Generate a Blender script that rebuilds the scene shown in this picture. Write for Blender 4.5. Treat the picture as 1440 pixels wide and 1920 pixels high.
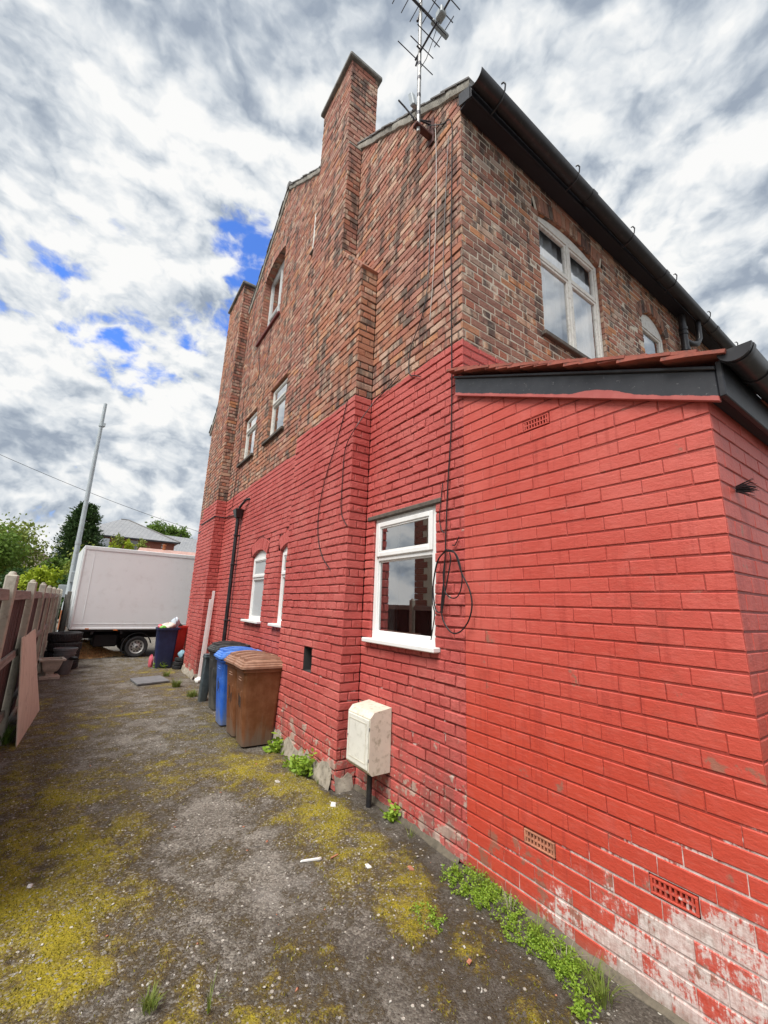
import bpy, math, random
import numpy as np
from mathutils import Vector, Matrix

# ------------------------------------------------------------------ camera, sky, sun, exposure
scene = bpy.context.scene
for o in list(bpy.data.objects):
    bpy.data.objects.remove(o)
COL = scene.collection
PI = math.pi
CAM_F, CAM_P, CAM_R, CAM_Y, CAM_H = 775.0, math.radians(12.838), math.radians(1.992), math.radians(34.406), 1.69
_fw = np.array([math.sin(CAM_Y)*math.cos(CAM_P), math.cos(CAM_Y)*math.cos(CAM_P), math.sin(CAM_P)])
_r0 = np.array([math.cos(CAM_Y), -math.sin(CAM_Y), 0.0]); _u0 = np.cross(_r0, _fw)
_rt = _r0*math.cos(CAM_R)+_u0*math.sin(CAM_R); _up = -_r0*math.sin(CAM_R)+_u0*math.cos(CAM_R)
_eye = np.array([0, 0, CAM_H])
cd = bpy.data.cameras.new('camera'); cam = bpy.data.objects.new('camera', cd); COL.objects.link(cam)
cd.sensor_fit = 'VERTICAL'; cd.sensor_height = 36.0; cd.lens = CAM_F/1920*36.0
cd.clip_start = 0.05; cd.clip_end = 2000
cam.matrix_world = Matrix(((_rt[0], _up[0], -_fw[0], 0), (_rt[1], _up[1], -_fw[1], 0), (_rt[2], _up[2], -_fw[2], CAM_H), (0, 0, 0, 1)))
scene.camera = cam
scene.cycles.max_bounces = 7; scene.cycles.diffuse_bounces = 3; scene.cycles.transparent_max_bounces = 12

SUN_DIR = Vector((-0.54, -0.20, 0.86)).normalized()          # soft sun put on the left to brighten the camera-side walls
EXPOSURE = 1.72
world = bpy.data.worlds.new('World'); scene.world = world; world.use_nodes = True
scene.view_settings.view_transform = 'Standard'; scene.view_settings.look = 'None'
scene.view_settings.gamma = 1.0; scene.view_settings.exposure = EXPOSURE; scene.view_settings.use_curve_mapping = False
sl = bpy.data.lights.new('sun', 'SUN'); sun = bpy.data.objects.new('sun', sl); COL.objects.link(sun)
sl.energy = 1.5; sl.angle = math.radians(32); sl.color = (1.0, 0.965, 0.92)
sun.rotation_euler = SUN_DIR.to_track_quat('Z', 'Y').to_euler()

class NT:
    """tiny node-tree writer"""
    def __init__(s, tree): s.t = tree; s.n = tree.nodes; s.l = tree.links
    def put(s, sock, v):
        if isinstance(v, bpy.types.NodeSocket): s.l.new(v, sock)
        elif v is not None:
            try: sock.default_value = v
            except Exception:
                if isinstance(v, (tuple, list)) and len(v) == 3: sock.default_value = (*v, 1.0)
                else: raise
    def node(s, typ, ins=None, **kw):
        n = s.n.new(typ)
        for k, v in kw.items(): setattr(n, k, v)
        for k, v in (ins or {}).items(): s.put(n.inputs[k], v)
        return n
    def math(s, op, a, b=None, c=None, clamp=False):
        n = s.n.new('ShaderNodeMath'); n.operation = op; n.use_clamp = clamp
        s.put(n.inputs[0], a)
        if b is not None: s.put(n.inputs[1], b)
        if c is not None: s.put(n.inputs[2], c)
        return n.outputs[0]
    def vmath(s, op, a, b=None, scale=None):
        n = s.n.new('ShaderNodeVectorMath'); n.operation = op
        s.put(n.inputs[0], a)
        if b is not None: s.put(n.inputs[1], b)
        if scale is not None: s.put(n.inputs['Scale'], scale)
        return n.outputs[0]
    def mix(s, f, a, b, blend='MIX'):
        n = s.n.new('ShaderNodeMix'); n.data_type = 'RGBA'; n.blend_type = blend; n.clamp_factor = True
        s.put(n.inputs[0], f); s.put(n.inputs[6], a if not isinstance(a, (tuple, list)) else (*a[:3], 1)); s.put(n.inputs[7], b if not isinstance(b, (tuple, list)) else (*b[:3], 1))
        return n.outputs[2]
    def noise(s, vec, scale, detail=4, rough=.55, dist=0.0, out='Fac'):
        n = s.node('ShaderNodeTexNoise', {'Scale': scale, 'Detail': detail, 'Roughness': rough, 'Distortion': dist})
        if vec is not None: s.put(n.inputs['Vector'], vec)
        return n.outputs[out]
    def voro(s, vec, scale, feature='F1', out='Distance', rnd=1.0):
        n = s.node('ShaderNodeTexVoronoi', {'Scale': scale, 'Randomness': rnd}, feature=feature)
        if vec is not None: s.put(n.inputs['Vector'], vec)
        return n.outputs[out]
    def step(s, v, a, b, lo=0.0, hi=1.0):
        n = s.n.new('ShaderNodeMapRange'); n.interpolation_type = 'SMOOTHSTEP'; n.clamp = True
        for i, x in enumerate((v, a, b, lo, hi)): s.put(n.inputs[i], x)
        return n.outputs[0]
    def ramp(s, v, stops, interp='LINEAR'):
        n = s.n.new('ShaderNodeValToRGB'); n.color_ramp.interpolation = interp; e = n.color_ramp.elements
        while len(e) < len(stops): e.new(0.5)
        for i, (p, c) in enumerate(stops): e[i].position = p; e[i].color = (*c[:3], 1)
        s.put(n.inputs[0], v); return n.outputs[0]
    def sep(s, v):
        n = s.n.new('ShaderNodeSeparateXYZ'); s.put(n.inputs[0], v); return n.outputs
    def comb(s, x, y, z):
        n = s.n.new('ShaderNodeCombineXYZ'); s.put(n.inputs[0], x); s.put(n.inputs[1], y); s.put(n.inputs[2], z); return n.outputs[0]

SKY_OFF = (17.47, 23.93, 10.0)
def build_sky():
    t = NT(world.node_tree); t.n.clear()
    out = t.n.new('ShaderNodeOutputWorld'); bg = t.n.new('ShaderNodeBackground'); t.l.new(bg.outputs[0], out.inputs[0])
    bg.inputs[1].default_value = 0.1
    sky = t.n.new('ShaderNodeTexSky'); sky.sky_type = 'NISHITA'; sky.sun_disc = False
    sky.sun_elevation = math.asin(SUN_DIR.z); sky.sun_rotation = math.atan2(SUN_DIR.x, SUN_DIR.y)
    sky.air_density = 1.0; sky.dust_density = 0.6; sky.ozone_density = 3.0
    co = t.n.new('ShaderNodeTexCoord'); d = co.outputs['Generated']
    x, y, z = t.sep(d)
    zz = t.math('ADD', t.math('MULTIPLY', t.math('MAXIMUM', z, 0.0), .42), 0.58)
    p = t.comb(t.math('DIVIDE', x, zz), t.math('DIVIDE', y, zz), t.math('MULTIPLY', z, 1.55))
    p = t.vmath('ADD', p, SKY_OFF)
    w = t.noise(p, 3.6, 5, .55, out='Color')
    pw = t.vmath('ADD', p, t.vmath('SCALE', t.vmath('SUBTRACT', w, (.5, .5, .5)), scale=.13))
    def dens_at(v, det):
        n = t.noise(v, 2.9, det, .55)
        b = t.math('SUBTRACT', 1.0, t.math('ABSOLUTE', t.math('MULTIPLY', t.math('SUBTRACT', t.noise(v, 6.0, max(2, det-4), .55), .5), 3.2)))
        return t.math('ADD', t.math('MULTIPLY', n, .80), t.math('MULTIPLY', b, .185))
    n1 = dens_at(pw, 11)
    n2 = dens_at(t.vmath('ADD', pw, (-.030, -.012, .052)), 8)
    big = t.noise(t.vmath('ADD', p, (7.3, 2.2, 0)), .9, 2, .5)
    fine = t.noise(pw, 9, 8, .58)
    dens = t.math('ADD', n1, t.math('MULTIPLY', t.math('SUBTRACT', big, .5), .50))
    mask = t.step(dens, .330, .425)
    thick = t.step(dens, .46, .76)
    relief = t.math('MULTIPLY', t.math('SUBTRACT', n1, n2), 4.6)
    lum = t.math('ADD', t.math('SUBTRACT', .82, t.math('MULTIPLY', thick, .38)), relief)
    lum = t.math('ADD', lum, t.math('MULTIPLY', t.math('SUBTRACT', fine, .5), .24))
    lum = t.math('MAXIMUM', t.math('MINIMUM', lum, 1.04), .20)
    ccol = t.ramp(lum, [(.18, (.34, .40, .49)), (.42, (.50, .56, .635)), (.66, (.73, .775, .82)), (.88, (.91, .93, .94)), (1.0, (1, 1, .99))])
    k = 1/(0.1*2**EXPOSURE)
    ccol = t.mix(1.0, ccol, (k*.97, k*.97, k*.97), 'MULTIPLY')
    blue = t.mix(1.0, sky.outputs[0], (.36, .54, .90), 'MULTIPLY')
    t.l.new(t.mix(mask, blue, ccol), bg.inputs[0])
build_sky()

# ------------------------------------------------------------------ numbers of the place
W, YR, F, C, L = 2.347, 2.295, 2.12, 0.086, 0.224      # gable plane x, rear wall y, breast face x, course, brick pitch
YF, YE = 13.2, 0.638                                     # far end of the gable, near end of the lean-to
rng = np.random.default_rng(7); random.seed(7)

def project(P):
    d = np.asarray(P, float)-_eye; w = d@_fw
    return np.stack([720+CAM_F*(d@_rt)/w, 960-CAM_F*(d@_up)/w], -1)
def _ray(px, py): return _fw+_rt*(px-720)/CAM_F-_up*(py-960)/CAM_F
def on_x(px, py, X): r = _ray(px, py); return _eye+r*(X/r[0])
def on_y(px, py, Y): r = _ray(px, py); return _eye+r*(Y/r[1])
def on_z(px, py, Z=0.0): r = _ray(px, py); return _eye+r*((Z-CAM_H)/r[2])

# ------------------------------------------------------------------ materials
MATS = {}
def new_mat(name):
    m = bpy.data.materials.new(name); m.use_nodes = True; t = NT(m.node_tree); t.n.clear()
    out = t.n.new('ShaderNodeOutputMaterial'); b = t.n.new('ShaderNodeBsdfPrincipled'); t.l.new(b.outputs[0], out.inputs[0])
    MATS[name] = m
    return m, t, b
def pos(t): return t.n.new('ShaderNodeNewGeometry').outputs['Position']
def obj_co(t): return t.n.new('ShaderNodeTexCoord').outputs['Object']
def bump(t, b, h, strength=.4, dist=.01):
    n = t.n.new('ShaderNodeBump'); n.inputs['Strength'].default_value = strength; n.inputs['Distance'].default_value = dist
    t.put(n.inputs['Height'], h); t.l.new(n.outputs[0], b.inputs['Normal'])
def rnd_island(t):
    g = t.n.new('ShaderNodeNewGeometry').outputs['Random Per Island']; o = t.n.new('ShaderNodeObjectInfo').outputs['Random']
    return t.math('FRACT', t.math('ADD', t.math('MULTIPLY', g, 7.31), t.math('MULTIPLY', o, 13.7)))

def simple(name, col, rough=.6, var=.18, scale=6, dirt=None, dirt_amt=.3, bump_s=0.0, bump_scale=60, metal=0.0, spec=None, coord='object'):
    m, t, b = new_mat(name)
    p = obj_co(t) if coord == 'object' else pos(t)
    n = t.noise(p, scale, 6, .6)
    c = t.mix(t.step(n, .25, .75), tuple(x*(1-var) for x in col), tuple(min(1, x*(1+var)) for x in col))
    if dirt:
        d = t.noise(p, scale*2.7, 8, .65)
        c = t.mix(t.math('MULTIPLY', t.step(d, .5, .72), dirt_amt), c, dirt)
    t.put(b.inputs['Base Color'], c)
    t.put(b.inputs['Roughness'], t.math('ADD', rough-.08, t.math('MULTIPLY', n, .16)))
    b.inputs['Metallic'].default_value = metal
    if spec is not None: b.inputs['Specular IOR Level'].default_value = spec
    if bump_s: bump(t, b, t.noise(p, bump_scale, 5, .6), bump_s, .004)
    return m

PAINT_Z = 4.0
def house_brick_mat(name, rear, mortar=False):
    m, t, b = new_mat(name)
    p = pos(t); x, y, z = t.sep(p); r = rnd_island(t)
    r2 = t.math('FRACT', t.math('MULTIPLY', r, 17.3))
    n_mid = t.noise(p, 9, 6, .62); n_fine = t.noise(p, 70, 6, .65); n_big = t.noise(p, .8, 4, .55)
    streak = t.noise(t.vmath('MULTIPLY', p, (5, 5, .7)), 1.6, 5, .6)
    if mortar:
        bare = t.mix(n_mid, (.44, .39, .31), (.62, .56, .46)) if rear else t.mix(n_mid, (.035, .028, .026), (.125, .10, .085))
    elif rear:
        bare = t.ramp(r, [(0, (.15, .095, .085)), (.15, (.22, .115, .095)), (.28, (.33, .14, .095)), (.40, (.25, .145, .12)), (.52, (.37, .125, .080)), (.63, (.17, .115, .105)), (.73, (.56, .23, .085)), (.82, (.29, .21, .17)), (.91, (.48, .42, .35)), (1, (.60, .26, .11))])
    else:
        bare = t.ramp(r, [(0, (.27, .105, .085)), (.13, (.37, .155, .12)), (.25, (.31, .165, .14)), (.37, (.41, .145, .11)), (.48, (.48, .31, .25)), (.58, (.235, .125, .11)), (.68, (.45, .19, .11)), (.76, (.35, .12, .095)), (.84, (.55, .40, .31)), (.90, (.52, .225, .09)), (.95, (.60, .47, .37)), (1, (.38, .18, .15))])
    if not mortar:
        zone = t.noise(p, .55, 4, .6); zone2 = t.noise(t.vmath('ADD', p, (5.1, 3.3, 8.8)), 1.5, 4, .6)
        bare = t.mix(.26, bare, (.36, .165, .09) if rear else (.47, .215, .12))
        bare = t.mix(t.math('MULTIPLY', t.step(zone, .45, .68), .42), bare, (.54, .24, .11))
        bare = t.mix(t.math('MULTIPLY', t.step(zone2, .50, .70), .38), bare, (.30, .105, .075))
        bare = t.mix(t.math('MULTIPLY', t.step(n_fine, .35, .75), .30), bare, (.18, .10, .085))
        # pale bloom and soot, uneven from brick to brick
        pale = t.math('MULTIPLY', t.step(t.math('ADD', n_mid, t.math('MULTIPLY', r2, .35)), .76 if rear else .71, .88), .62)
        bare = t.mix(pale, bare, (.60, .49, .37))
        soot = t.math('MULTIPLY', t.step(t.math('ADD', streak, t.math('MULTIPLY', t.math('SUBTRACT', r2, .5), .25)), .48, .68), .82 if rear else .76)
        bare = t.mix(soot, bare, (.045, .038, .036))
    pn = t.noise(p, 2.2, 4, .6)
    pr = t.mix(t.step(n_big, .3, .7), (.45, .078, .068), (.54, .122, .106))
    pr = t.mix(t.math('MULTIPLY', r2, .28), pr, (.43, .070, .052))
    pr = t.mix(t.math('MULTIPLY', t.step(pn, .45, .75), .40), pr, (.63, .20, .165))
    pr = t.mix(t.math('MULTIPLY', t.step(t.noise(t.vmath('MULTIPLY', p, (8, 8, .9)), 2.0, 6, .62), .55, .74), .38), pr, (.33, .060, .045))
    low = t.step(z, .9, .05)
    chip_n = t.noise(p, 26, 7, .68)
    chip = t.step(t.math('ADD', chip_n, t.math('MULTIPLY', low, .10)), .655, .70)
    chip2 = t.step(t.math('ADD', t.noise(p, 5.5, 5, .6), t.math('MULTIPLY', low, .19)), .715, .755)
    under = t.mix(n_mid, (.36, .20, .13), (.58, .47, .42))
    pr = t.mix(t.math('MAXIMUM', chip, chip2), pr, under)
    pr = t.mix(t.math('MULTIPLY', t.math('MULTIPLY', low, t.step(streak, .42, .62)), .55), pr, (.20, .12, .10))
    if mortar: pr = t.mix(t.math('ADD', .25, t.math('MULTIPLY', n_mid, .75)), pr, (.11, .024, .02))
    if mortar: pr = t.mix(t.math('MULTIPLY', t.step(t.noise(p, 6, 5, .6), .60, .66), t.step(z, 1.6, .6)), pr, (.55, .47, .42))
    line = t.math('ADD', PAINT_Z+.02, t.math('ADD', t.math('MULTIPLY', t.math('SUBTRACT', t.noise(p, 1.3, 2, .5), .5), .16), t.math('MULTIPLY', t.math('SUBTRACT', chip_n, .5), .05)))
    painted = t.math('LESS_THAN', z, line)
    t.put(b.inputs['Base Color'], t.mix(painted, bare, pr))
    t.put(b.inputs['Roughness'], t.mix(painted, (.9, .9, .9), (.58, .58, .58)))
    b.inputs['Specular IOR Level'].default_value = .35
    h = t.math('ADD', t.math('MULTIPLY', n_fine, .5), t.math('MULTIPLY', t.noise(p, 22, 5, .65), 1.0))
    bump(t, b, h, .95, .011)
    return m

def ext_brick_mat(name, mortar=False):
    m, t, b = new_mat(name)
    p = pos(t); x, y, z = t.sep(p); r = rnd_island(t); r2 = t.math('FRACT', t.math('MULTIPLY', r, 23.9))
    n_big = t.noise(p, 1.0, 4, .55); n_mid = t.noise(p, 8, 6, .6); n_fine = t.noise(p, 90, 5, .6); n_fl = t.math('ADD', t.math('MULTIPLY', t.noise(p, 30, 8, .72), .6), t.math('MULTIPLY', t.noise(t.vmath('MULTIPLY', p, (1, 5.5, 1)), 14, 6, .7), .4))
    c = t.mix(t.step(n_big, .3, .72), (.51, .080, .058), (.58, .128, .100))
    c = t.mix(t.step(t.math('ADD', z, t.math('MULTIPLY', n_big, .6)), 1.1, 2.0, .80, 0.0), c, (.52, .060, .030))   # fresher coat on the lower courses
    c = t.mix(t.math('MULTIPLY', r2, .30), c, (.42, .045, .030))
    brush = t.noise(t.vmath('MULTIPLY', p, (1, 1.2, 9)), 9, 6, .65); runs = t.noise(t.vmath('MULTIPLY', p, (9, 9, .8)), 2.2, 6, .62)
    c = t.mix(t.math('MULTIPLY', t.step(brush, .48, .72), .30), c, (.62, .17, .125))
    c = t.mix(t.math('MULTIPLY', t.step(runs, .52, .72), .48), c, (.32, .040, .030))
    c = t.mix(t.math('MULTIPLY', t.step(t.noise(p, 2.4, 8, .72), .56, .74), .48), c, (.30, .075, .055))
    c = t.mix(t.math('MULTIPLY', t.step(n_mid, .5, .75), .22), c, (.56, .14, .12))
    if mortar: c = t.mix(t.math('ADD', .30, t.math('MULTIPLY', n_mid, .55)), c, (.16, .028, .022))
    # bare patches, whole bricks that lost their coat near the ground
    lowb = t.step(z, .95, .10)
    bare = t.mix(n_mid, (.20, .075, .05), (.34, .16, .11))
    c = t.mix(t.math('MULTIPLY', t.step(t.math('ADD', t.math('ADD', n_mid, t.math('MULTIPLY', r2, .22)), t.math('MULTIPLY', lowb, .12)), .83, .88), .85), c, bare)
    # lime bloom creeping up from the damp course, higher towards the near corner
    reach = t.math('ADD', .30, t.math('MULTIPLY', t.step(y, 2.1, .6), .58))
    band = t.step(t.math('SUBTRACT', reach, z), -.12, .50)
    bl = t.math('ADD', t.math('MULTIPLY', band, .42), t.math('ADD', t.math('MULTIPLY', n_fl, .60), t.math('MULTIPLY', t.noise(p, 5.0, 6, .68), .62)))
    bl = t.math('ADD', bl, t.math('MULTIPLY', t.math('SUBTRACT', r2, .5), .20 if not mortar else .0))
    if mortar: bl = t.math('ADD', bl, t.math('MULTIPLY', t.step(t.math('SUBTRACT', reach, z), -.35, .1), .30))
    bloom = t.math('MULTIPLY', t.math('ADD', t.math('MULTIPLY', t.step(bl, .995, 1.05), .60), t.math('MULTIPLY', t.step(bl, .90, 1.12), .24)), t.step(band, .02, .2) if not mortar else t.step(t.math('SUBTRACT', reach, z), -.36, -.2))
    c = t.mix(bloom, c, t.mix(t.step(n_fl, .38, .62), (.47, .37, .33), (.74, .68, .64)))
    # a damp dark foot
    c = t.mix(t.math('MULTIPLY', t.step(t.math('ADD', z, t.math('MULTIPLY', n_mid, .12)), .16, .05), .5), c, (.16, .12, .085))
    # nicks
    c = t.mix(t.step(t.noise(p, 17, 6, .7), .735, .75), c, (.40, .34, .28))
    t.put(b.inputs['Base Color'], c); t.put(b.inputs['Roughness'], t.math('ADD', .48, t.math('MULTIPLY', bloom, .4)))
    b.inputs['Specular IOR Level'].default_value = .38
    bump(t, b, t.math('ADD', t.math('MULTIPLY', n_fine, .35), t.math('MULTIPLY', t.math('ADD', t.noise(t.vmath('MULTIPLY', p, (1, 1, 2.2)), 26, 5, .65), t.math('MULTIPLY', t.noise(p, 7, 3, .5), 1.3)), .8)), .55, .007)
    return m

def ground_mat():
    m, t, b = new_mat('ground_tarmac_moss')
    p = pos(t)
    at = t.n.new('ShaderNodeAttribute'); at.attribute_name = 'moss'; mo = at.outputs['Fac']
    at2 = t.n.new('ShaderNodeAttribute'); at2.attribute_name = 'damp_shade'; da = at2.outputs['Fac']  # damp soil plus painted contact shade
    n1 = t.noise(p, 3.1, 6, .6); n2 = t.noise(p, 24, 6, .65); n3 = t.noise(p, 120, 4, .6)
    vcol = t.voro(p, 95, out='Color'); vr = t.sep(vcol)[0]; vd = t.voro(p, 95)
    vbig = t.voro(p, 41, out='Color'); vb = t.sep(vbig)[1]; vbd = t.voro(p, 41)
    tar = t.mix(t.step(n1, .3, .7), (.115, .100, .080), (.225, .203, .170))
    tar = t.mix(t.math('MULTIPLY', t.step(vr, .55, .95), .55), tar, (.36, .33, .28))
    tar = t.mix(t.math('MULTIPLY', t.step(vr, .38, .05), .65), tar, (.06, .052, .046))
    stone = t.math('MULTIPLY', t.step(vb, .93, .95), t.step(vbd, .42, .30))
    tar = t.mix(t.math('MULTIPLY', stone, .9), tar, (.55, .52, .47))
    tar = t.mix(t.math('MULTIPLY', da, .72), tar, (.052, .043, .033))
    pale = t.step(t.noise(p, 1.15, 5, .6), .56, .70)
    tar = t.mix(t.math('MULTIPLY', pale, t.math('SUBTRACT', .45, t.math('MULTIPLY', da, .45))), tar, (.30, .28, .25))
    e = t.math('ADD', mo, t.math('ADD', t.math('MULTIPLY', t.math('SUBTRACT', n2, .5), 1.0), t.math('MULTIPLY', t.math('SUBTRACT', n3, .5), .75)))
    brown = t.step(e, .08, .62); green = t.step(e, .46, 1.12)
    mb = t.mix(n2, (.055, .036, .010), (.135, .088, .020))
    mg = t.mix(t.step(t.math('ADD', n3, t.math('MULTIPLY', n1, .5)), .5, 1.0), (.135, .108, .008), (.40, .325, .016))
    c = t.mix(t.math('MULTIPLY', t.math('MULTIPLY', brown, .82), t.step(vr, .98, .70)), tar, mb); c = t.mix(t.math('MULTIPLY', t.math('MULTIPLY', green, .92), t.step(vr, 1.0, .86)), c, mg)
    c = t.mix(t.math('MULTIPLY', t.math('MULTIPLY', stone, t.step(vb, .965, .97)), .8), c, (.58, .54, .46))
    t.put(b.inputs['Base Color'], c); b.inputs['Roughness'].default_value = .88; b.inputs['Specular IOR Level'].default_value = .3
    h = t.math('ADD', t.math('MULTIPLY', t.math('SUBTRACT', 1.0, vd), .6), t.math('ADD', t.math('MULTIPLY', n3, .8), t.math('MULTIPLY', brown, 1.2)))
    bump(t, b, t.math('ADD', h, t.math('MULTIPLY', stone, .8)), .9, .009)
    return m

def glass_mat(name, tint=(.02, .025, .03), refl=.0, rough=.01):
    m, t, b = new_mat(name)
    out = [n for n in t.n if n.type == 'OUTPUT_MATERIAL'][0]
    t.n.remove(b)
    tr = t.node('ShaderNodeBsdfTransparent', {'Color': (*tint, 1)})
    gl = t.node('ShaderNodeBsdfGlossy', {'Roughness': rough, 'Color': (1, 1, 1, 1)})
    fr = t.node('ShaderNodeFresnel', {'IOR': 1.52})
    fac = t.math('ADD', t.math('MULTIPLY', fr.outputs[0], 1.75), refl, clamp=True)
    mx = t.n.new('ShaderNodeMixShader'); t.put(mx.inputs[0], fac); t.l.new(tr.outputs[0], mx.inputs[1]); t.l.new(gl.outputs[0], mx.inputs[2])
    nz = t.node('ShaderNodeBump', {'Strength': .03, 'Distance': .01}); t.put(nz.inputs['Height'], t.noise(obj_co(t), 1.6, 2, .5)); t.l.new(nz.outputs[0], gl.inputs['Normal'])
    t.l.new(mx.outputs[0], out.inputs[0])
    return m

def leaf_mat(name, a, bcol, trans=.25):
    m, t, b = new_mat(name)
    r = rnd_island(t); n = t.noise(pos(t), 1.3, 3, .5)
    c = t.mix(t.math('ADD', t.math('MULTIPLY', r, .7), t.math('MULTIPLY', n, .3)), a, bcol)
    t.put(b.inputs['Base Color'], c); b.inputs['Roughness'].default_value = .55; b.inputs['Specular IOR Level'].default_value = .3
    out = [n_ for n_ in t.n if n_.type == 'OUTPUT_MATERIAL'][0]
    tl = t.n.new('ShaderNodeBsdfTranslucent'); t.put(tl.inputs[0], c)
    mx = t.n.new('ShaderNodeMixShader'); mx.inputs[0].default_value = trans
    t.l.new(b.outputs[0], mx.inputs[1]); t.l.new(tl.outputs[0], mx.inputs[2]); t.l.new(mx.outputs[0], out.inputs[0])
    return m

def bin_mat(name, col, fade, dirt):
    """sun-faded moulded plastic with grime that ran down and splashed up"""
    m, t, b = new_mat(name)
    p = obj_co(t); z = t.sep(p)[2]
    st = t.noise(t.vmath('MULTIPLY', p, (14, 14, 1.5)), 1.5, 6, .6); n = t.noise(p, 9, 6, .65)
    c = t.mix(t.step(t.math('ADD', n, t.math('MULTIPLY', st, .4)), .5, .95), col, fade)
    c = t.mix(t.math('MULTIPLY', t.step(t.math('ADD', t.math('MULTIPLY', z, -.9), t.math('ADD', t.math('MULTIPLY', st, .55), .16)), .18, .45), .75), c, dirt)
    c = t.mix(t.math('MULTIPLY', t.step(st, .60, .75), .30), c, dirt)
    t.put(b.inputs['Base Color'], c); t.put(b.inputs['Roughness'], t.math('ADD', .42, t.math('MULTIPLY', n, .25)))
    bump(t, b, t.noise(p, 120, 3, .5), .12, .003)
    return m

def slate_mat(name, a, c2, sx=5.0, sz=8.0):
    m, t, b = new_mat(name)
    p = pos(t)
    bk = t.node('ShaderNodeTexBrick', {'Scale': 1.0, 'Mortar Size': .012, 'Brick Width': .3, 'Row Height': .22, 'Color1': (*a, 1), 'Color2': (*c2, 1), 'Mortar': (.06, .06, .065, 1)})
    x, y, z = t.sep(p); t.put(bk.inputs['Vector'], t.comb(t.math('ADD', x, t.math('MULTIPLY', y, .3)), t.math('MULTIPLY', z, 1.6), 0))
    c = t.mix(t.math('MULTIPLY', t.noise(p, 2, 5, .6), .5), bk.outputs[0], (.28, .285, .29))
    t.put(b.inputs['Base Color'], c); b.inputs['Roughness'].default_value = .6
    bump(t, b, bk.outputs['Fac'], -.5, .02)
    return m

def far_brick_mat(name, a, c2):
    m, t, b = new_mat(name)
    p = pos(t); x, y, z = t.sep(p)
    bk = t.node('ShaderNodeTexBrick', {'Scale': 1.0, 'Mortar Size': .006, 'Brick Width': .225, 'Row Height': .075, 'Color1': (*a, 1), 'Color2': (*c2, 1), 'Mortar': (.30, .24, .2, 1)})
    t.put(bk.inputs['Vector'], t.comb(t.math('ADD', x, y), z, 0))
    t.put(b.inputs['Base Color'], t.mix(t.math('MULTIPLY', t.noise(p, 1.3, 4, .6), .3), bk.outputs[0], (.12, .05, .04))); b.inputs['Roughness'].default_value = .85
    return m

def wood_mat(name, a, c2, axis=(18, 18, 1.2), dirt=(.05, .045, .04), rough=.8):
    m, t, b = new_mat(name)
    p = obj_co(t); r = rnd_island(t)
    g = t.noise(t.vmath('ADD', t.vmath('MULTIPLY', p, axis), t.comb(t.math('MULTIPLY', r, 31), 0, 0)), 2.0, 7, .62, .6)
    c = t.mix(t.step(g, .3, .72), a, c2); c = t.mix(t.math('MULTIPLY', t.step(t.noise(p, 5, 6, .65), .55, .75), .5), c, dirt)
    t.put(b.inputs['Base Color'], t.mix(t.math('MULTIPLY', r, .25), c, tuple(x*.6 for x in a))); b.inputs['Roughness'].default_value = rough
    bump(t, b, g, .35, .004)
    return m

house_brick_mat('gable_brick', False); house_brick_mat('gable_mortar', False, True)
house_brick_mat('rear_brick', True); house_brick_mat('rear_mortar', True, True)
ext_brick_mat('lean_to_brick'); ext_brick_mat('lean_to_mortar', True)
ground_mat()
simple('upvc', (.80, .80, .78), .35, .03, 3, (.50, .46, .38), .22)
simple('old_white_paint', (.66, .65, .60), .6, .08, 9, (.30, .25, .19), .65, .3, 60)
simple('sash_grey_paint', (.52, .53, .52), .6, .1, 9, (.28, .23, .18), .5, .25, 60)
simple('black_paint', (.020, .022, .027), .42, .3, 5, (.14, .14, .14), .25, .15, 40)
simple('soffit_black', (.010, .010, .016), .6, .2, 6)
simple('black_plastic', (.018, .018, .021), .36, .25, 6, (.10, .095, .085), .30)
simple('weathered_timber', (.10, .085, .07), .85, .35, 12, (.035, .03, .028), .6, .5, 60)
simple('cement', (.34, .30, .24), .92, .3, 9, (.12, .10, .07), .8, .7, 50, coord='world')
simple('soil_foot', (.13, .11, .08), .95, .3, 16, (.05, .045, .035), .6, .8, 60, coord='world')
simple('verge_mortar', (.33, .31, .265), .92, .3, 14, (.07, .062, .05), .75, .7, 60, coord='world')
simple('cap_concrete', (.20, .195, .18), .9, .3, 8, (.05, .05, .048), .6, .6, 50)
simple('roof_tile_grey', (.16, .155, .15), .85, .3, 9, (.06, .06, .055), .5, .4, 60)
simple('roof_tile_red', (.30, .085, .058), .82, .3, 7, (.06, .055, .05), .65, .45, 70)
simple('red_sill_paint', (.17, .028, .025), .6, .2, 8, (.06, .04, .04), .4)
simple('dark_room', (.045, .042, .04), .9, .2, 3)
simple('warm_room', (.26, .21, .15), .9, .15, 2)
simple('net_curtain', (.84, .86, .88), .9, .05, 12)
simple('meter_box_plastic', (.66, .62, .51), .5, .07, 7, (.17, .155, .07), .55, .1, 60)
simple('meter_door_plastic', (.74, .725, .65), .45, .05, 6, (.34, .32, .24), .45)
simple('grey_cable', (.05, .05, .052), .5, .1, 10)
simple('black_cable', (.012, .012, .013), .45, .1, 10)
simple('pale_cable', (.42, .40, .37), .5, .15, 10)
simple('aluminium', (.36, .36, .35), .5, .2, 20, (.10, .085, .07), .7, metal=.5)
simple('dark_metal', (.045, .045, .055), .5, .25, 12, (.14, .10, .07), .4, metal=.3)
simple('rust_iron', (.085, .028, .024), .75, .4, 15, (.20, .075, .03), .5, .4, 70)
simple('aerial_box_grey', (.34, .38, .40), .5, .1, 6)
simple('truck_panel', (.88, .92, .93), .38, .02, 1.4, (.52, .50, .48), .22)
simple('truck_trim', (.82, .86, .87), .35, .04, 2, (.45, .43, .40), .2)
simple('truck_chassis', (.014, .014, .016), .75, .3, 6)
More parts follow.
